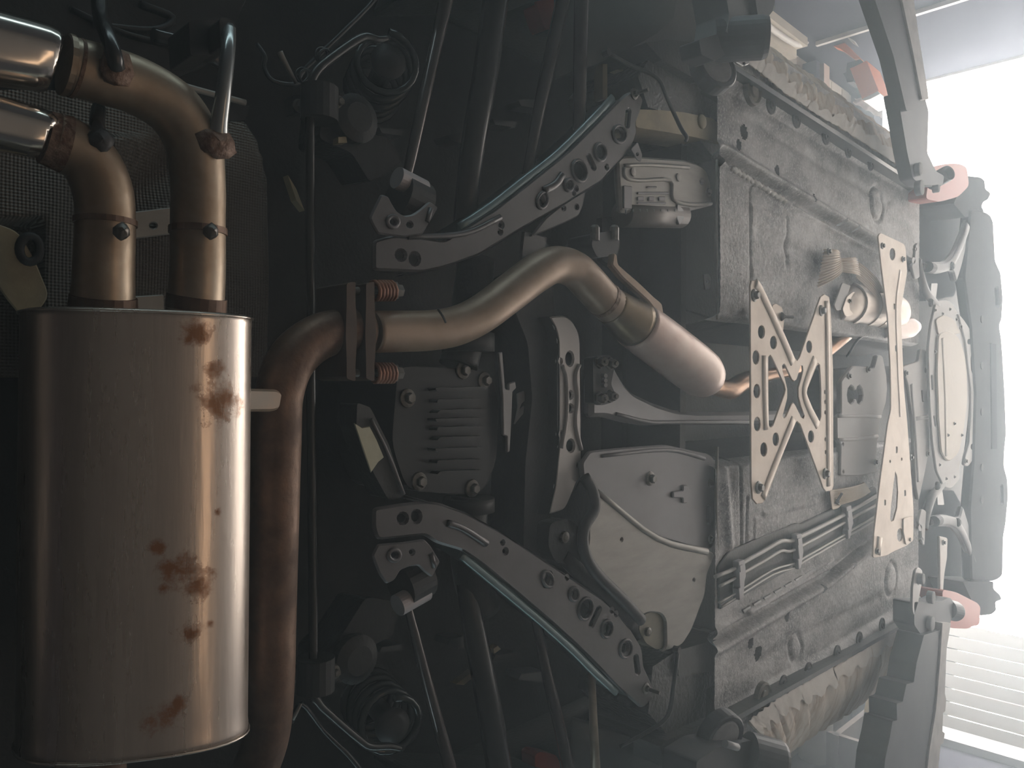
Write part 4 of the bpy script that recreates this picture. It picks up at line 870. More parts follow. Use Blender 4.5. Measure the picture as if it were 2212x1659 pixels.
# ------------------------------------------------------------------ fuel tank covers
tk = thing('tank_cover', 'large grey two-piece tank cover with embossed arrow, lower half', 'tank cover', P(1420, 1180, 1.2))
pU, pLo = HP(1.205), HP(1.19)
up = [(1258, 1000), (1275, 975), (1340, 968), (1439, 961), (1533, 981), (1545, 993), (1547, 1100), (1546, 1180), (1527, 1190), (1420, 1160), (1290, 1068), (1262, 1040)]
mb = MB().plate(rnd(up, 7), pU, .015, [slot(1531, 1096, 1532, 1128, 3.5)], .004)
mb.bead([(1300, 985), (1440, 972), (1520, 990)], pU, 5, .006)
for a in ([(1455, 1062), (1476, 1060), (1476, 1048), (1486, 1048), (1498, 1067), (1486, 1087), (1476, 1088), (1476, 1076), (1455, 1076)],): mb.plate(rnd(a, 3), HP(1.197), .010, [], .003)
mb.build('upper_panel', aludk, tk)
lo = [(1288, 1055), (1340, 1098), (1420, 1158), (1445, 1170), (1527, 1187), (1546, 1196), (1528, 1240), (1523, 1285), (1494, 1362), (1474, 1394), (1428, 1410), (1440, 1398), (1439, 1340), (1428, 1325), (1400, 1322), (1384, 1333), (1336, 1285), (1281, 1236), (1266, 1204), (1273, 1165), (1272, 1130), (1286, 1096)]
mb = MB().plate(rnd(lo, 9), pLo, .012, [ell(1343, 1166, 2, 3, 8), ell(1499, 1253, 2, 3, 8)], .004); mb.bead([(1290, 1062), (1420, 1163), (1527, 1192)], pLo, 8, .005); mb.build('lower_panel', alu, tk)
bolts(tk, pU, [(1534, 1043), (1534, 1165)], B8); bolts(tk, pU, [(1404, 1034)], B11)
MB().tube([P(1262, 1030, 1.19), P(1280, 1060, 1.18), P(1284, 1100, 1.18), P(1262, 1140, 1.18), P(1262, 1190, 1.18), P(1290, 1240, 1.185), P(1350, 1300, 1.185), P(1386, 1340, 1.19)], .016, 10, True, 4, True, .8).build('rubber_edge', rubber, tk)
MB().extr(rnd([(1386, 1332), (1404, 1322), (1428, 1324), (1440, 1340), (1440, 1396), (1420, 1404), (1396, 1390), (1380, 1360)], 7), HP(1.20), .05).build('end_bracket', mat('bronze_bracket', (.13, .115, .085), .5, .2, (.2, .18, .12), 14, .6), tk)
MB().lathe(P(1397, 1364, 1.20), (0, 0, -1), [(0, .012), (.008, .012), (.01, .006), (.01, 0)], 12).build('bracket_rivet', bolt_m, tk)
MB().extr(rnd([(1188, 1130), (1230, 1120), (1262, 1150), (1262, 1205), (1238, 1222), (1200, 1215), (1184, 1180)], 12), HP(1.22), .07).build('strap_mount', black, tk)
MB().lathe(P(1217, 1160, 1.22), (0, 0, -1), [(0, .014), (.008, .014), (.01, .006), (.01, 0)], 12).build('bracket_rivet', bolt_m, tk)
MB().tube([P(1216, 1200, 1.23), P(1290, 1275, 1.22), P(1350, 1330, 1.215), P(1380, 1370, 1.215)], .022, 10, True, 4, True, .6).build('tank_strap', black, tk)
t2 = thing('tank_tray', 'pale grey ribbed tray with recessed emboss and cylinder, upper half', 'tank tray', P(1440, 400, 1.2))
pT = HP(1.205)
tr = [(1335, 340), (1360, 336), (1480, 345), (1512, 355), (1526, 366), (1536, 395), (1539, 444), (1494, 455), (1420, 459), (1342, 459), (1338, 400)]
mb = MB().plate(rnd(tr, 8), pT, .02, [ell(1516, 392, 3, 4, 8)], .006)
mb.bead([(1347, 362), (1350, 383), (1380, 390), (1446, 390), (1452, 430), (1490, 442), (1534, 440)], pT, 5, .007); mb.bead([(1347, 358), (1400, 356), (1486, 362)], pT, 5, .007)
mb.build('tray_panel', alu, t2)
mb = MB()
for pts in ([(1348, 400), (1366, 402), (1366, 452), (1348, 450)], [(1378, 414), (1446, 414), (1446, 420), (1378, 420)], [(1378, 436), (1440, 436), (1440, 441), (1378, 441)], [(1398, 402), (1420, 402), (1420, 406), (1398, 406)], [(1378, 424), (1392, 424), (1392, 434), (1378, 434)], [(1402, 424), (1414, 424), (1414, 434), (1402, 434)], [(1424, 424), (1438, 424), (1438, 434), (1424, 434)]):
    mb.plate(rnd(pts, 2), HP(1.2), .005, [], .002)
mb.build('embossed_bars', aludk, t2)
for u, v in ((1367, 372), (1465, 383)): mb = MB().lathe(P(u, v, 1.204), (0, 0, -1), [(0, .012), (.003, .011), (.004, .005), (.004, 0)], 14).build('embossed_boss', alu, t2)
bolts(t2, pT, [(1529, 415)], B8)
MB().tube([P(1344, 462, 1.235), P(1470, 466, 1.235)], .036, 22, sub=0).build('cylinder', mat('dusky_cylinder', (.2, .18, .165), .45, .3, (.12, .1, .09), 6, .6), t2)
for k in range(8): MB().tube([P(1352 + k * 15, 452, 1.2), P(1352 + k * 15, 462, 1.203)], .003, 6, sub=0).build('cylinder_rib', zinc, t2)
MB().plate(rnd([(1464, 440), (1477, 452), (1478, 472), (1468, 487), (1462, 470)], 4), HP(1.2), .01).build('cylinder_cap', zinc, t2)
MB().extr([(1300, 470), (1548, 470), (1548, 690), (1400, 640), (1300, 560)], HP(1.42), .02).build('bay_roof', black, t2)
sb = thing('small_clip_plate', 'small pale rectangular clip plate beside the floor pan seam', 'clip', P(1528, 608, 1.22))
MB().plate(rnd([(1521, 592), (1532, 591), (1536, 600), (1535, 624), (1524, 626), (1522, 610)], 2), HP(1.2), .006, [ell(1529, 608, 2.5, 4, 8)], .0015).build('clip_plate', zinc, sb)
# hooked black brake pipes at the rear corners of the pan
for pth, lb in (([(1312, 113, 1.20, 4), (1360, 140, 1.19, 4.5), (1419, 168, 1.17, 4.5), (1440, 210, 1.17, 4.5), (1470, 275, 1.17, 4.5), (1483, 296, 1.165, 4.5), (1480, 306, 1.17, 3.5)], 'black hooked pipe crossing the tarry corner, upper half'), ([(1464, 1404, 1.17, 5), (1455, 1480, 1.17, 5), (1443, 1545, 1.17, 5), (1400, 1580, 1.18, 4), (1340, 1612, 1.2, 4)], 'black hooked pipe crossing the tarry corner, lower half')):
    t = thing('hooked_pipe', lb, 'pipe', P(*pth[2][:3])); tpath(MB(), pth, 10, 4).build('pipe', gloss, t)
    a = pth[0]; MB().lathe(P(*a[:3]), (0, 0, 1), [(-.006, .010), (.012, .010), (.012, 0)], 8).build('pipe_grommet', rubber, t)
# ------------------------------------------------------------------ X-shaped brace
xb = thing('x_brace', 'beige galvanised X-shaped brace plate with round holes, bolted under the tunnel', 'brace', P(1715, 850, 1.15))
HX = 1.13; pX = HP(HX)
xo = [(1621, 618), (1624, 606), (1634, 604), (1645, 616), (1655, 640), (1717, 772), (1722, 779), (1728, 770), (1764, 666), (1773, 641), (1781, 635), (1791, 641), (1794, 660), (1796, 695), (1800, 800), (1801, 1050), (1797, 1060), (1785, 1062), (1779, 1055), (1771, 1032), (1729, 917), (1722, 910), (1715, 919), (1657, 1074), (1648, 1087), (1635, 1089), (1626, 1078), (1623, 1042), (1622, 850)]
cut1 = [(1660, 772), (1664, 767), (1668, 772), (1695, 832), (1697, 842), (1695, 851), (1670, 919), (1665, 923), (1661, 917)]
cut2 = [(1767, 784), (1771, 788), (1774, 840), (1774, 900), (1771, 909), (1767, 906), (1745, 859), (1743, 849), (1745, 839)]
cut3 = [(1690, 790), (1694, 786), (1697, 790), (1711, 820), (1716, 824), (1721, 820), (1730, 790), (1734, 790), (1735, 800), (1731, 818), (1725, 838), (1725, 856), (1730, 876), (1738, 898), (1736, 904), (1731, 901), (1718, 874), (1714, 869), (1710, 873), (1698, 900), (1694, 903), (1691, 898), (1697, 876), (1701, 860), (1701, 840), (1696, 818), (1691, 802)]
xh = [ell(1645, 717, 7, 14), ell(1671, 740, 7, 14), ell(1633, 772, 7, 15), ell(1635, 845, 7, 15), ell(1636, 916, 7, 15), ell(1650, 971, 7, 15), ell(1676, 949, 6.5, 14), ell(1748, 749, 6, 13), ell(1752, 943, 6, 13)] + [ell(1782 + k * .4, v, 1.6, 4, 8) for k, v in enumerate((847, 868, 891, 949, 977))]
mb = MB().plate(xo, pX, .006, [cut1, cut2, cut3] + xh, .002)
for path, w_ in (([(1632, 612), (1645, 632), (1690, 730), (1712, 782)], 15), ([(1651, 768), (1652, 840), (1655, 928)], 14), ([(1714, 906), (1690, 965), (1660, 1040), (1648, 1075)], 14), ([(1785, 650), (1787, 720), (1789, 900), (1790, 1050)], 12), ([(1760, 776), (1745, 815), (1737, 848), (1748, 882), (1766, 918)], 13)):
    mb.bead(path, pX, w_ * .74, .0055)
mb.build('brace_plate', brace, xb)
for u, v in ((1629, 638), (1774, 671), (1638, 1053), (1782, 1023)): put('bolt', B11, xb, P(u, v, HX))
MB().plate(rnd([(1668, 660), (1676, 655), (1690, 664), (1694, 690), (1692, 716), (1680, 705)], 4), HP(1.16), .005, [], .001).build('side_tab', brace, xb)
put('tab_stud', BS, xb, P(1688, 684, 1.16), Matrix.Rotation(R(60), 3, 'X'))
# ------------------------------------------------------------------ bundle of coated lines with clips
LP = dict(A=([(1545, 1246), (1585, 1229), (1609, 1213), (1650, 1190), (1687, 1169), (1708, 1169), (1733, 1157), (1780, 1134), (1820, 1113), (1866, 1087), (1905, 1064)], 4.6, 'thickest pale line, uppermost of the four running along the floor'),
          B=([(1555, 1266), (1580, 1253), (1611, 1234), (1650, 1212), (1687, 1190), (1706, 1191), (1735, 1177), (1780, 1153), (1817, 1132), (1862, 1107), (1905, 1083)], 3.6, 'pale line, second from the top of the four along the floor'),
          C=([(1553, 1302), (1588, 1282), (1610, 1268), (1670, 1231), (1715, 1217), (1736, 1205), (1780, 1180), (1824, 1155), (1852, 1138), (1905, 1107)], 2.6, 'thin pale line, third from the top of the four along the floor'),
          D=([(1558, 1311), (1588, 1292), (1608, 1279), (1672, 1240), (1715, 1227), (1735, 1214), (1780, 1188), (1825, 1162), (1852, 1146), (1905, 1116)], 2.6, 'thin pale line, lowest of the four along the floor'))
for k, (pth, r, lb) in LP.items():
    t = thing('brake_line', lb, 'line', P(*pth[4], 1.16), 'coated lines along the floor')
    tpath(MB(), [(u, v, 1.16, r) for u, v in pth], 10, 3).build('tube', linem, t)
for i, (pts, lb) in enumerate((([(1596, 1214), (1609, 1209), (1611, 1226), (1612, 1244), (1609, 1256), (1607, 1290), (1598, 1297), (1596, 1272), (1599, 1270), (1598, 1262)], 'grey line clip nearest the tank cover'), ([(1721, 1156), (1732, 1152), (1736, 1192), (1734, 1206), (1731, 1226), (1726, 1231), (1724, 1208), (1727, 1206), (1726, 1198)], 'grey line clip in the middle of the lines'), ([(1829, 1096), (1839, 1091), (1844, 1131), (1841, 1138), (1837, 1163), (1833, 1165), (1832, 1146), (1834, 1143), (1833, 1138)], 'grey line clip nearest the front cross plate'))):
    t = thing('line_clip', lb, 'clip', P(*pts[0], 1.145), 'clips on the coated lines')
    MB().plate(rnd(pts, 1.5), HP(1.145), .022, [], .002).build('clip_body', clipm, t)
    c = pts[0]; MB().extr([(c[0] + 3, c[1] + 8), (c[0] + 9, c[1] + 6), (c[0] + 10, c[1] + 20), (c[0] + 4, c[1] + 22)], HP(1.142), .004).build('clip_latch', clipm, t)
lc = thing('line_channel', 'black plastic channel behind the coated lines', 'channel', P(1700, 1190, 1.18))
MB().plate(rnd([(1552, 1225), (1574, 1192), (1640, 1163), (1722, 1130), (1730, 1132), (1793, 1102), (1860, 1066), (1892, 1050), (1900, 1112), (1842, 1152), (1735, 1216), (1612, 1284), (1556, 1318)], 5), HP(1.172), .012, [], .003).build('channel', black, lc)
# ------------------------------------------------------------------ catalyst cover, corrugated shields
cs = thing('corrugated_shield', 'beige corrugated foil shield beside the catalyst, upper half', 'heat shield', P(1840, 580, 1.2))
corr = mat('corrugated_beige', (.6, .52, .43), .5, .25, (.48, .4, .33), 9, .4)
def corrugated(poly, h, t, name, nx=60):
    """foil with parallel corrugations, clipped to a four-sided pixel patch"""
    a, b, c, d = poly; rows = []
    for i in range(nx + 1):
        f = i / nx; row = []
        for j in range(9):
            g = j / 8
            u = (a[0] * (1 - f) + d[0] * f) * (1 - g) + (b[0] * (1 - f) + c[0] * f) * g; v = (a[1] * (1 - f) + d[1] * f) * (1 - g) + (b[1] * (1 - f) + c[1] * f) * g
            q = P(u, v, h); q.z += .0035 * math.sin(f * math.pi * 2 * nx / 5) - .02 * math.sin(math.pi * g); row.append(q)
        rows.append(row)
    mb = MB().grid(rows); mb.grid([[q + Vector((0, 0, .002)) for q in r] for r in rows]); return mb.build(name, corr, t)
corrugated(((1781, 538), (1812, 544), (1822, 582), (1766, 622)), 1.155, cs, 'foil_wing')
corrugated(((1814, 558), (1850, 556), (1860, 600), (1818, 588)), 1.155, cs, 'foil_wing', 40)
corrugated(((1856, 566), (1912, 640), (1912, 690), (1850, 600)), 1.15, cs, 'foil_wing', 40)
bolts(cs, HP(1.14), [(1790, 543)], B8)
cs2 = thing('corrugated_shield', 'beige corrugated foil shield between gearbox tray and lines, lower half', 'heat shield', P(1830, 1060, 1.2))
corrugated(((1792, 1058), (1868, 1042), (1880, 1062), (1798, 1095)), 1.165, cs2, 'foil_wing')
MB().plate(rnd([(1793, 1060), (1806, 1058), (1822, 1085), (1812, 1098), (1798, 1102)], 4), HP(1.16), .004).build('foil_foot', corr, cs2)
put('foot_stud', BS, cs2, P(1806, 1086, 1.16), Matrix.Rotation(R(-60), 3, 'Y'))
ct = thing('catalyst', 'beige catalytic converter in a banded cover beside the X brace', 'catalytic converter', P(1850, 660, 1.2))
catm = mat('catalyst_steel', (.55, .48, .41), .4, .45, (.38, .31, .26), 7, .7, .1, 40)
tpath(MB(), [(1796, 668, 1.21, 30), (1812, 660, 1.21, 40), (1830, 656, 1.21, 44), (1870, 662, 1.21, 46), (1905, 672, 1.21, 44), (1925, 676, 1.21, 40)], 28, 3).build('can', catm, ct)
for u, v in ((1826, 656), (1858, 660), (1880, 664)): ring_on((u, v, 1.21, 45), (u + 6, v + 1, 1.21, 45), None, 1.05, 28).build('band', catm, ct)
MB().plate(rnd([(1802, 660), (1820, 610), (1838, 616), (1822, 668), (1808, 672)], 3), HP(1.155), .006).build('cover_strip', plast, ct)
MB().plate(rnd([(1820, 668), (1830, 640), (1845, 628), (1855, 640), (1855, 664), (1840, 682), (1826, 684)], 5), HP(1.15), .005).build('cover_patch', catm, ct)
for u, v in ((1836, 650), (1859, 649), (1859, 667)): put('cover_rivet', B5, ct, P(u, v, 1.148))
MB().tube([P(1900, 708, 1.2), P(1930, 712, 1.2), P(1960, 708, 1.2), P(1976, 706, 1.2)], [.05, .05, .05, .03], 20).build('outlet_end', mat('rosy_pipe_end', (.5, .4, .36), .4, .4, (.4, .33, .3), 6, .5), ct)
MB().tube([P(1868, 722, 1.19), P(1852, 735, 1.2), P(1836, 760, 1.22), P(1830, 770, 1.24)], .005, 8).build('sensor_cable', mat('blue_black_cable', (.06, .09, .13), .4), ct)
MB().lathe(P(1868, 720, 1.19), (0, 1, -.3), [(-.02, .01), (.0, .012), (.02, .009), (.02, 0)], 6).build('sensor', zinc, ct)
# ------------------------------------------------------------------ front cross plate
cp = thing('cross_plate', 'long beige front cross plate with slots, spanning both sides', 'brace', P(1930, 850, 1.12))
HC = 1.10; pF = HP(HC)
fo = [(1897, 510), (1902, 502), (1954, 527), (1957, 538), (1960, 588), (1946, 671), (1950, 760), (1953, 837), (1960, 911), (1968, 1021), (1974, 1104), (1972, 1168), (1960, 1179), (1930, 1192), (1915, 1201), (1886, 1206), (1888, 1154), (1902, 1035), (1918, 916), (1925, 883), (1924, 800), (1918, 685), (1904, 574)]
fh = [ell(1928, 549, 6, 13), ell(1906, 531, 4.5, 6), slot(1932, 658, 1932, 666, 1.8), slot(1936, 748, 1936, 757, 2), slot(1937, 967, 1937, 977, 2), [(1934, 1018), (1938, 1030), (1940, 1062), (1938, 1098), (1931, 1124), (1926, 1127), (1923, 1120), (1925, 1095), (1930, 1050)], slot(1955, 1061, 1955, 1070, 1.8), slot(1912, 1082, 1912, 1090, 1.8), ell(1944, 1156, 6, 14), ell(1923, 997, 1.6, 3, 8), ell(1948, 992, 1.6, 3, 8)]
mb = MB().plate(rnd(fo, 6), pF, .006, fh, .002)
mb.bead([(1900, 1160), (1896, 1198)], pF, 9, .008); mb.bead([(1945, 585), (1936, 660), (1940, 800), (1945, 900)], pF, 4, .003)
mb.build('plate', brace, cp)
for u, v in ((1906, 531), (1950, 560), (1893, 1190), (1962, 1165)): put('bolt', B8, cp, P(u, v, HC))
MB().plate(rnd([(1952, 1120), (1974, 1115), (1973, 1168), (1958, 1178), (1952, 1150)], 4), HP(1.094), .006).build('end_flap', brace, cp)
# ------------------------------------------------------------------ gearbox tray and the one ahead of it
gt = thing('gearbox_tray', 'smooth grey gearbox tray with a figure-eight opening', 'tray', P(1860, 900, 1.18))
pG = HP(1.17)
go = [(1818, 823), (1830, 806), (1843, 790), (1870, 792), (1888, 796), (1896, 766), (1907, 768), (1915, 810), (1917, 840), (1914, 870), (1901, 911), (1895, 960), (1893, 1021), (1857, 1028), (1816, 1028), (1817, 958), (1809, 949), (1808, 900), (1818, 894), (1818, 850)]
f8 = [(1838, 832), (1844, 836), (1846, 843), (1850, 843), (1852, 836), (1857, 832), (1863, 840), (1865, 853), (1863, 866), (1857, 873), (1852, 869), (1850, 862), (1846, 862), (1844, 868), (1838, 873), (1832, 866), (1830, 853), (1832, 840)]
mb = MB().plate(rnd(go, 4), pG, .02, [f8, ell(1821, 960, 1.5, 3, 8), ell(1822, 1019, 1.5, 3, 8)], .004); mb.bead([(1810, 899), (1860, 899), (1902, 900)], pG, 3, .004); mb.bead([(1810, 950), (1850, 948), (1895, 942)], pG, 3, .005); mb.build('tray_panel', plast, gt)
MB().extr([(1800, 800), (1925, 790), (1925, 1030), (1800, 1035)], HP(1.22), .12).build('gearbox_casing', black, gt)
for u, v in ((1891, 998), (1834, 812), (1874, 798)): put('bolt', B8, gt, P(u, v, 1.168))
g2 = thing('sump_tray', 'narrow grey sump tray between cross plate and engine tray', 'tray', P(1985, 930, 1.18))
so = [(1950, 792), (1985, 780), (1989, 753), (1998, 754), (2003, 775), (2001, 814), (2006, 883), (2008, 966), (1999, 1016), (1985, 1082), (1979, 1049), (1973, 911), (1962, 830)]
mb = MB().plate(rnd(so, 4), HP(1.165), .015, [slot(1992, 845, 1994, 866, 2)], .003); mb.bead([(1968, 830), (1976, 920), (1983, 1040)], HP(1.165), 4, .006); mb.bead([(1974, 905), (2006, 900)], HP(1.165), 3, .004); mb.build('tray_panel', plast, g2)
for u, v in ((1957, 806), (1968, 988), (2003, 980), (2000, 800)): put('bolt', B8, g2, P(u, v, 1.163))
# ------------------------------------------------------------------ engine tray
et = thing('engine_tray', 'cream rounded engine undertray ahead of the cross plate', 'tray', P(2055, 850, 1.15))
eo = [(2023, 652), (2036, 648), (2054, 650), (2067, 671), (2076, 699), (2087, 740), (2092, 796), (2095, 850), (2092, 897), (2084, 966), (2072, 1014), (2074, 1035), (2056, 1056), (2040, 1052), (2024, 1018), (2015, 952), (2010, 883), (2007, 800), (2006, 754), (2012, 700)]
mb = MB().plate(rnd(eo, 8), HP(1.14), .012, [slot(2013, 812, 2014, 840, 1.8), slot(2018, 900, 2021, 920, 1.8), slot(2067, 802, 2068, 826, 1.8)], .003); mb.build('tray_frame', plast, et)
mb = MB().plate(rnd([(2028, 720), (2050, 712), (2070, 725), (2083, 760), (2089, 800), (2090, 870), (2082, 930), (2072, 980), (2050, 1000), (2034, 980), (2028, 900), (2025, 800)], 14), HP(1.128), .012, [], .006); mb.bead([(2036, 730), (2042, 850), (2044, 985)], HP(1.128), 5, -.004); mb.build('belly', beige, et)
MB().plate(rnd([(2022, 690), (2040, 680), (2062, 690), (2076, 720), (2060, 722), (2028, 724)], 6), HP(1.132), .008).build('front_lip', beige, et)
for u, v in ((2020, 670), (2036, 678), (2052, 668), (2066, 690), (2030, 1004), (2044, 1034), (2062, 1030), (2048, 940), (2078, 940), (2062, 915), (2020, 760)): put('bolt', B5, et, P(u, v, 1.126))
wf = thing('front_subframe', 'thin grey wavy front subframe rail beside the engine tray', 'subframe', P(2095, 850, 1.15))
MB().plate(rnd([(2070, 676), (2082, 690), (2092, 705), (2101, 722), (2104, 740), (2100, 756), (2097, 775), (2098, 800), (2105, 815), (2109, 835), (2108, 905), (2103, 925), (2106, 950), (2110, 968), (2104, 990), (2092, 1008), (2083, 1005), (2086, 985), (2094, 960), (2098, 900), (2098, 840), (2092, 790), (2086, 735)], 5), HP(1.13), .015, [ell(2094, 738, 4, 6), ell(2101, 965, 4, 6), ell(2106, 828, 1.6, 3, 8), ell(2107, 874, 1.6, 3, 8)], .003).build('rail', plast, wf)
for u, v in ((2074, 706), (2086, 996)): put('bolt', B8, wf, P(u, v, 1.128))
# ------------------------------------------------------------------ front control arms
armgrey = mat('cast_grey_arm', (.27, .275, .28), .55, .2, (.2, .2, .205), 8, .5)
def front_arm(f, lab1, lab2):
    t = thing('control_arm', lab1, 'control arm', P(*f(2040, 575), 1.12), 'front control arms')
    pl = HP(1.13)
    MB().plate(rnd([f(*q) for q in [(2000, 566), (2043, 565), (2066, 540), (2083, 500), (2097, 456), (2102, 462), (2100, 480), (2088, 533), (2078, 575), (2067, 611), (2064, 600), (2060, 584), (2046, 586), (2032, 591), (2005, 588)]], 6), pl, .03, [], .009).build('forging', armgrey, t)
    MB().bead([f(*q) for q in [(2010, 578), (2045, 576), (2068, 548), (2090, 490)]], pl, 6, .008).build('stiffening_rib', armgrey, t)
    MB().lathe(P(*f(2052, 575), 1.13), (0, 0, -1), [(0, .022), (.012, .022), (.02, .012), (.02, 0)], 16).build('ball_joint', rubber, t)
    MB().lathe(P(*f(2008, 578), 1.13), (0, 1, 0), [(-.03, .026), (.03, .026), (.03, .01)], 16).build('bush', rubber, t)
    t = thing('tension_strut', lab2, 'strut', P(*f(1990, 560), 1.14), 'front tension struts')
    MB().plate(rnd([f(*q) for q in [(1979, 528), (1983, 524), (1985, 560), (1987, 600), (1977, 604), (1970, 575), (1976, 560)]], 4), HP(1.14), .012, [ell(*f(1974, 563), 3.5, 6), ell(*f(1979, 538), 1.5, 3, 8)], .003).build('end_plate', plast, t)
    MB().tube([P(*f(u, v), 1.15) for u, v in [(1984, 560), (1990, 598), (2000, 630), (2012, 646), (2026, 660)]], [.018, .022, .024, .022, .018], 14, True, 4, True, .7).build('strut_bar', armgrey, t)
    MB().lathe(P(*f(2008, 654), 1.13), (0, 0, -1), [(0, .02), (.01, .02), (.018, .011), (.018, 0)], 14).build('bush', rubber, t)
    MB().plate(rnd([f(*q) for q in [(2012, 612), (2026, 612), (2022, 645), (2010, 640)]], 2), HP(1.16), .006).build('pale_tab', zinc, t)
front_arm(lambda u, v: (u, v), 'grey forked front control arm, upper half', 'grey curved front strut by the cross plate, upper half')
front_arm(lambda u, v: (u + 14, 1703 - v), 'grey forked front control arm, lower half', 'grey curved front strut by the cross plate, lower half')
fs = thing('front_strut_bar', 'pale upright strip bar beside the lower lift arm end', 'bar', P(2035, 1220, 1.12))
MB().plate(rnd([(2030, 1158), (2047, 1162), (2046, 1205), (2040, 1240), (2037, 1284), (2031, 1285), (2031, 1230)], 3), HP(1.12), .012, [], .003).build('strip', mat('taupe_strip', (.4, .37, .34), .5, .2), fs)
put('bolt', B8, fs, P(2038, 1172, 1.118))
# ------------------------------------------------------------------ the lift: one post and two arms each side
def beam(pts, h, d, name, m, par): return MB().extr(pts, HP(h), d).build(name, m, par)
def puck(par, u, v, h, r, tilt=(0, 0, -1)):
    p = MB().lathe(P(u, v, h), tilt, [(-.03, r * .6), (-.03, r), (.006, r), (.010, r * .94), (.010, r * .80), (.002, r * .78), (.002, 0)], 28).build('pad_cup', arm_m, par)
    MB().lathe(P(u, v, h - .001), tilt, [(-.005, r * .74), (.008, r * .72), (.010, r * .66), (.010, 0)], 26).build('rubber_disc', padm, p)
    return p
def collar(par, u, v, h, r, L_, ax): 
    c = MB().lathe(P(u, v, h), ax, [(-L_, r * .7), (-L_, r), (L_ * .8, r), (L_, r * .94), (L_, r * .72), (L_ * .4, r * .70), (L_ * .4, 0)], 26).build('swivel_collar', arm_m, par)
    return c
for s, lb in ((1, 'dark two-armed lift post holding the car on the right side, picture top'), (-1, 'dark two-armed lift post holding the car on the left side, picture bottom')):
    xp = 1.95 if s > 0 else -2.1
    t = thing('lift_post', lb, 'car lift', (xp, 2.75, 0), 'car lift posts')
    MB().box((xp, 2.75, 1.75), (.28, .34, 3.48)).build('column', arm_m, t)
    MB().box((xp, 2.75, .015), (.6, .7, .03)).build('base_plate', arm_m, t)
    MB().box((xp - s * .18, 2.75, CZ + 1.02), (.12, .5, .5)).build('carriage', arm_m, t)
    if s > 0:
        f = MB().extr(rnd([(1850, -120), (1932, -120), (1948, 0), (1975, 130), (1990, 210), (1982, 235), (1958, 240), (1930, 120), (1890, 0)], 4), HP(.98), .05).build('front_arm', arm_m, t)
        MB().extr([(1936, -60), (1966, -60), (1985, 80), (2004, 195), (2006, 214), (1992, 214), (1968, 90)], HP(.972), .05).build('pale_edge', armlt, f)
        MB().extr(rnd([(1938, 200), (1995, 200), (2006, 240), (2003, 330), (2022, 370), (2040, 380), (2036, 400), (1990, 400), (1972, 385), (1960, 330)], 5), HP(1.0), .05).build('arm_extension', arm_m, f)
        collar(f, 2030, 384, 1.04, .035, .05, (.2, -.6, -1))
        for u, v, r in ((1982, 366, .026), (1985, 406, .03), (2021, 408, .016)): MB().lathe(P(u, v, .995), (0, 0, -1), [(-.01, r), (.012, r), (.014, r * .8), (.014, 0)], 18).build('pad_bolt', padm, f)
        r_ = MB().extr(rnd([(1560, -60), (1660, -60), (1668, -10), (1675, 18), (1655, 40), (1640, 62), (1632, 90), (1600, 100), (1570, 70), (1575, 30)], 5), HP(1.03), .10).build('rear_arm', mat('grey_green_lift_paint', (.2, .215, .215), .5, .1, (.13, .15, .15), 5, .6), t)
        MB().extr(rnd([(1628, -60), (1672, -60), (1674, 6), (1668, 26), (1650, 46), (1638, 40), (1632, 0)], 5), HP(1.01), .06).build('pale_edge', arm_m, r_)
        MB().extr(rnd([(1510, 85), (1570, 68), (1582, 82), (1580, 110), (1545, 132), (1515, 118)], 5), HP(1.05), .06).build('arm_extension', arm_m, r_)
        collar(r_, 1600, 84, 1.03, .058, .07, P(1640, 82, 1.0) - P(1580, 86, 1.06))
        puck(r_, 1546, 146, 1.09, .068, (.25, -.35, -1)); MB().plate(rnd([(1585, 120), (1600, 112), (1618, 118), (1620, 138), (1606, 143), (1590, 134)], 4), HP(1.06), .008, [ell(1607, 137, 3, 4, 8)], .002).build('lock_plate', zinc, r_)
    else:
        f = MB().extr(rnd([(1996, 1372), (2034, 1360), (2030, 1426), (2020, 1533), (2006, 1620), (1990, 1780), (1900, 1780), (1912, 1640), (1922, 1595), (1928, 1558), (1938, 1556), (1937, 1520), (1950, 1516), (1958, 1478), (1974, 1474), (1980, 1432)], 2), HP(.98), .10).build('front_arm', arm_m, t)
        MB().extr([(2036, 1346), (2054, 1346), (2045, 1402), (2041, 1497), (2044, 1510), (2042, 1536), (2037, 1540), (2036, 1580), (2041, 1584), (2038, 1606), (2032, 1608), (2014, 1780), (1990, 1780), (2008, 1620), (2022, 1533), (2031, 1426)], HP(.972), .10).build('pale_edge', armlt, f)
        MB().extr(rnd([(1975, 1300), (2030, 1300), (2052, 1290), (2066, 1310), (2050, 1352), (2036, 1366), (1996, 1380), (1975, 1350)], 5), HP(1.0), .08).build('arm_extension', arm_m, f)
        collar(f, 2054, 1318, 1.02, .045, .045, P(2080, 1325, 1.0) - P(2040, 1315, 1.03))
        for u, v, r in ((2010, 1290, .026), (2008, 1346, .03), (1988, 1250, .022)): MB().lathe(P(u, v, .995), (0, 0, -1), [(-.01, r), (.012, r), (.014, r * .8), (.014, 0)], 18).build('pad_bolt', padm, f)
        MB().plate(rnd([(1978, 1232), (1984, 1225), (1993, 1232), (1990, 1268), (1984, 1300), (1975, 1330), (1971, 1318), (1972, 1270)], 4), HP(1.0), .01, [ell(1984, 1253, 3.5, 11)], .002).build('lock_plate', zinc, f)
        r_ = MB().extr(rnd([(1505, 1645), (1550, 1615), (1620, 1600), (1668, 1610), (1680, 1640), (1680, 1760), (1500, 1760)], 6), HP(1.03), .10).build('rear_arm', arm_m, t)
        puck(r_, 1562, 1592, 1.07, .070, (-.25, -.3, -1))
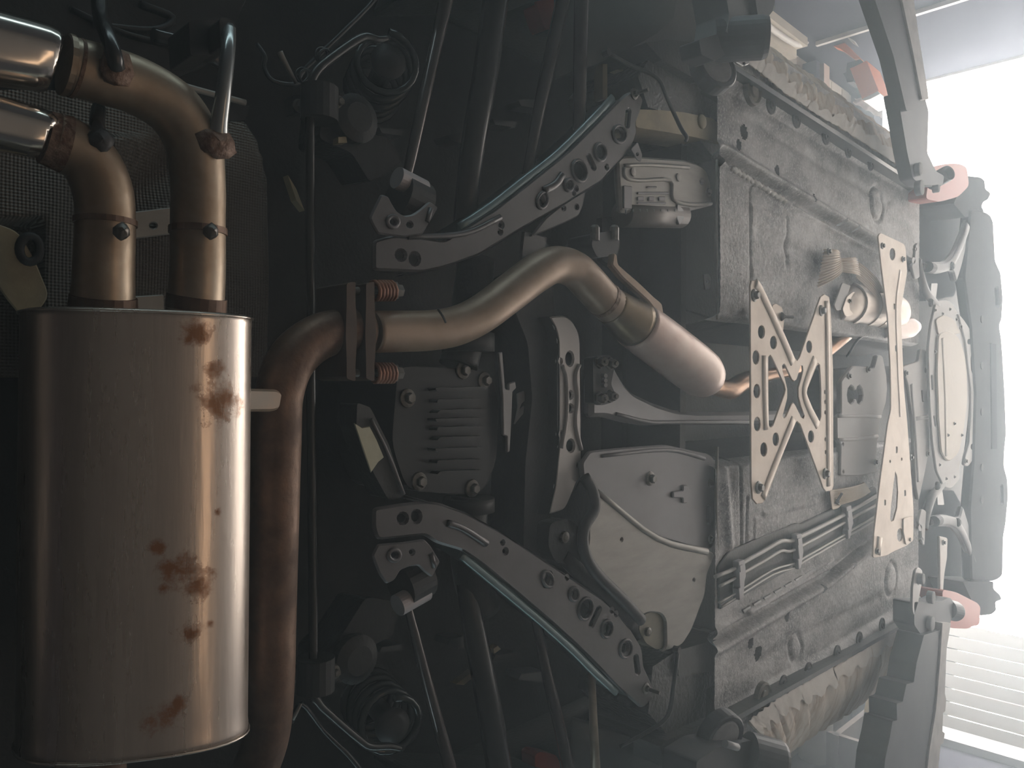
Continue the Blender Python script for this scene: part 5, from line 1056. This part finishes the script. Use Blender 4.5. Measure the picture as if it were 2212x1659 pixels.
        MB().tube([P(1566, 1606, 1.02), P(1592, 1614, 1.02)], .010, 10, sub=0).build('thread', padm, r_)
        collar(r_, 1650, 1640, 1.01, .062, .05, P(1690, 1655, .98) - P(1620, 1636, 1.04))
# ------------------------------------------------------------------ things under the ceiling
t = thing('ceiling_duct', 'pale grey round duct crossing under the ceiling, picture bottom', 'duct', (-2.0, 5.85, ZC - .12))
dm = mat('pale_duct', (.5, .49, .46), .5, .1, (.42, .41, .38), 4, .5)
MB().tube([(-2.69, 5.62, ZC - .13), (-1.1, 5.62, ZC - .13)], .12, 26, sub=0).build('tube', dm, t)
for x in (-1.55, -1.9, -2.25): MB().lathe((x, 5.62, ZC - .13), (1, 0, 0), [(-.012, .12), (-.012, .128), (.012, .128), (.012, .12)], 26).build('joint_band', dm, t)
t = thing('ceiling_beam', 'tan cross beam under the ceiling, picture top', 'beam', (2.0, 5.75, ZC - .06))
MB().box((1.7, 5.75, ZC - .07), (1.5, .10, .14)).build('beam', mat('tan_beam', (.5, .4, .33), .6, 0, (.4, .32, .27), 6, .5), t)
MB().box((1.7, 5.64, ZC - .06), (1.5, .06, .12)).build('beam_side_strip', wallm, t)
t = thing('box_unit', 'orange box with pale end plate on a sloping orange arm, picture top', 'box', PY(1865, 170, 5.6))
YO = 5.5
def PYbox(pts, y, d, name, m, lb=None):
    q = [PY(u, v, y) for u, v in pts]; k = len(q); far = [a + Vector((0, d, 0)) for a in q]
    return MB().add(q + far, [tuple(range(k)), tuple(k + i for i in reversed(range(k)))] + [(i, k + i, k + (i + 1) % k, (i + 1) % k) for i in range(k)]).build(name, m, t, lb)
PYbox([(1836, 148), (1872, 131), (1898, 196), (1863, 216)], YO, .26, 'housing', orangeb)
PYbox([(1862, 214), (1896, 197), (1901, 203), (1880, 214), (1866, 218)], YO - .02, .28, 'pale_plate', whitem)
PYbox([(1830, 136), (1858, 128), (1866, 134), (1838, 147), (1842, 172), (1844, 176), (1830, 178), (1826, 166), (1821, 159), (1828, 156)], YO + .04, .15, 'black_bracket', arm_m)
PYbox([(1793, 72), (1806, 74), (1830, 98), (1858, 126), (1846, 128), (1815, 105), (1795, 98)], YO + .08, .08, 'sloping_arm', orangeb)
PYbox([(1826, 77), (1843, 86), (1850, 97), (1838, 90)], YO + .02, .05, 'pale_tab', whitem)
t = thing('plastic_sheet', 'white plastic sheet hanging by the doorway above the upper masked sill', 'sheet', PY(1890, 240, 6.4))
rows = [[PY(1845 + 62 * i / 11 + 3 * math.sin(j), 212 + (10 + 34 * (i / 11)) * j / 5 + 2 * math.sin(i * 1.7), 6.51 + .025 * math.sin(i * 1.3 + j)) for i in range(12)] for j in range(6)]
mb = MB().grid(rows); mb.grid([[q + Vector((0, .003, 0)) for q in r] for r in rows]); mb.build('sheet', mat('white_sheet', (.85, .85, .86), .5), t)
t = thing('wall_conduit', 'white curved conduit ending in mid air under the cornice', 'conduit', (2.4, 5.9, 3.3))
MB().tube([(2.44, 4.2, 3.36), (2.43, 5.2, 3.36), PY(1762, 66, 5.55), PY(1790, 70, 5.7), PY(1830, 61, 5.75)], .02, 10).build('conduit', whitem, t)
t = thing('lumpy_fitting', 'pale green lumpy fitting on the upper right wall above the conduit', 'fitting', PY(1740, 20, 5.2))
gm = mat('pale_green_knob', (.45, .52, .46), .6, 0, (.35, .42, .37), 12, .5)
for i, (u, v, r) in enumerate(((1762, 14, .05), (1766, 0, .06), (1743, 28, .045), (1737, 36, .035), (1728, 34, .03), (1751, 24, .03))): blob(PY(u, v, 5.3), r, r, r, 20 + i).build('knob', gm, t)
t = thing('yellow_board', 'small yellow-edged board beneath the lower masked sill', 'board', PY(1910, 1530, 6.0))
PYbox([(1871, 1510), (1884, 1506), (1878, 1540), (1866, 1538)], 6.1, .04, 'yellow_edge', mat('ochre_edge', (.6, .4, .1), .6))
PYbox([(1878, 1540), (1928, 1555), (1926, 1570), (1876, 1556)], 6.1, .04, 'yellow_edge', bpy.data.materials['ochre_edge'])
t = thing('dark_shelf', 'dark wooden shelf against the left wall, picture bottom', 'shelf', (XL + .2, 5.6, 2.6))
wdm = mat('dark_shelf_wood', (.1, .085, .08), .6, 0, (.15, .12, .1), 6, .6)
for z in (2.97, 3.2, 3.42): MB().box((XL + .13, 6.0, z), (.24, .9, .04)).build('board', wdm, t)
for y in (5.58, 6.42): MB().box((XL + .13, y, 3.2), (.24, .04, .5)).build('upright', wdm, t)
t = thing('tarpaulin', 'creased cream tarpaulin flapping outside the doorway, right edge', 'tarpaulin', PY(2180, 430, 7.4))
rows = [[PY(2120 + 150 * i / 15, 408 + 1.2 * i * (1 if j < 3 else -.2) + j * (2 + i * .75) + 5 * math.sin(i * .9 + j), 7.4 + .1 * math.sin(i * .8 + j * 1.1)) for i in range(16)] for j in range(7)]
mb = MB().grid(rows); mb.grid([[q + Vector((0, .004, 0)) for q in r] for r in rows]); mb.build('cloth', mat('cream_tarpaulin', (.74, .64, .52), .7, 0, (.6, .5, .4), 4, .5), t)
# ------------------------------------------------------------------ haze volume added to imitate lens glare from the doorway
hz = bpy.data.materials.new('glare_haze'); hz.use_nodes = True; nt = hz.node_tree; nt.nodes.clear()
out = nt.nodes.new('ShaderNodeOutputMaterial'); vsn = nt.nodes.new('ShaderNodeVolumeScatter')
vsn.inputs['Color'].default_value = (.78, .92, 1, 1); vsn.inputs['Density'].default_value = HAZE; vsn.inputs['Anisotropy'].default_value = .58
nt.links.new(vsn.outputs[0], out.inputs['Volume'])
if HAZE > 0:
    o = slabbox(XL + .12, XR - .12, YB + .12, YF - .08, .05, ZC - .02).build('haze', hz); o['kind'] = 'stuff'
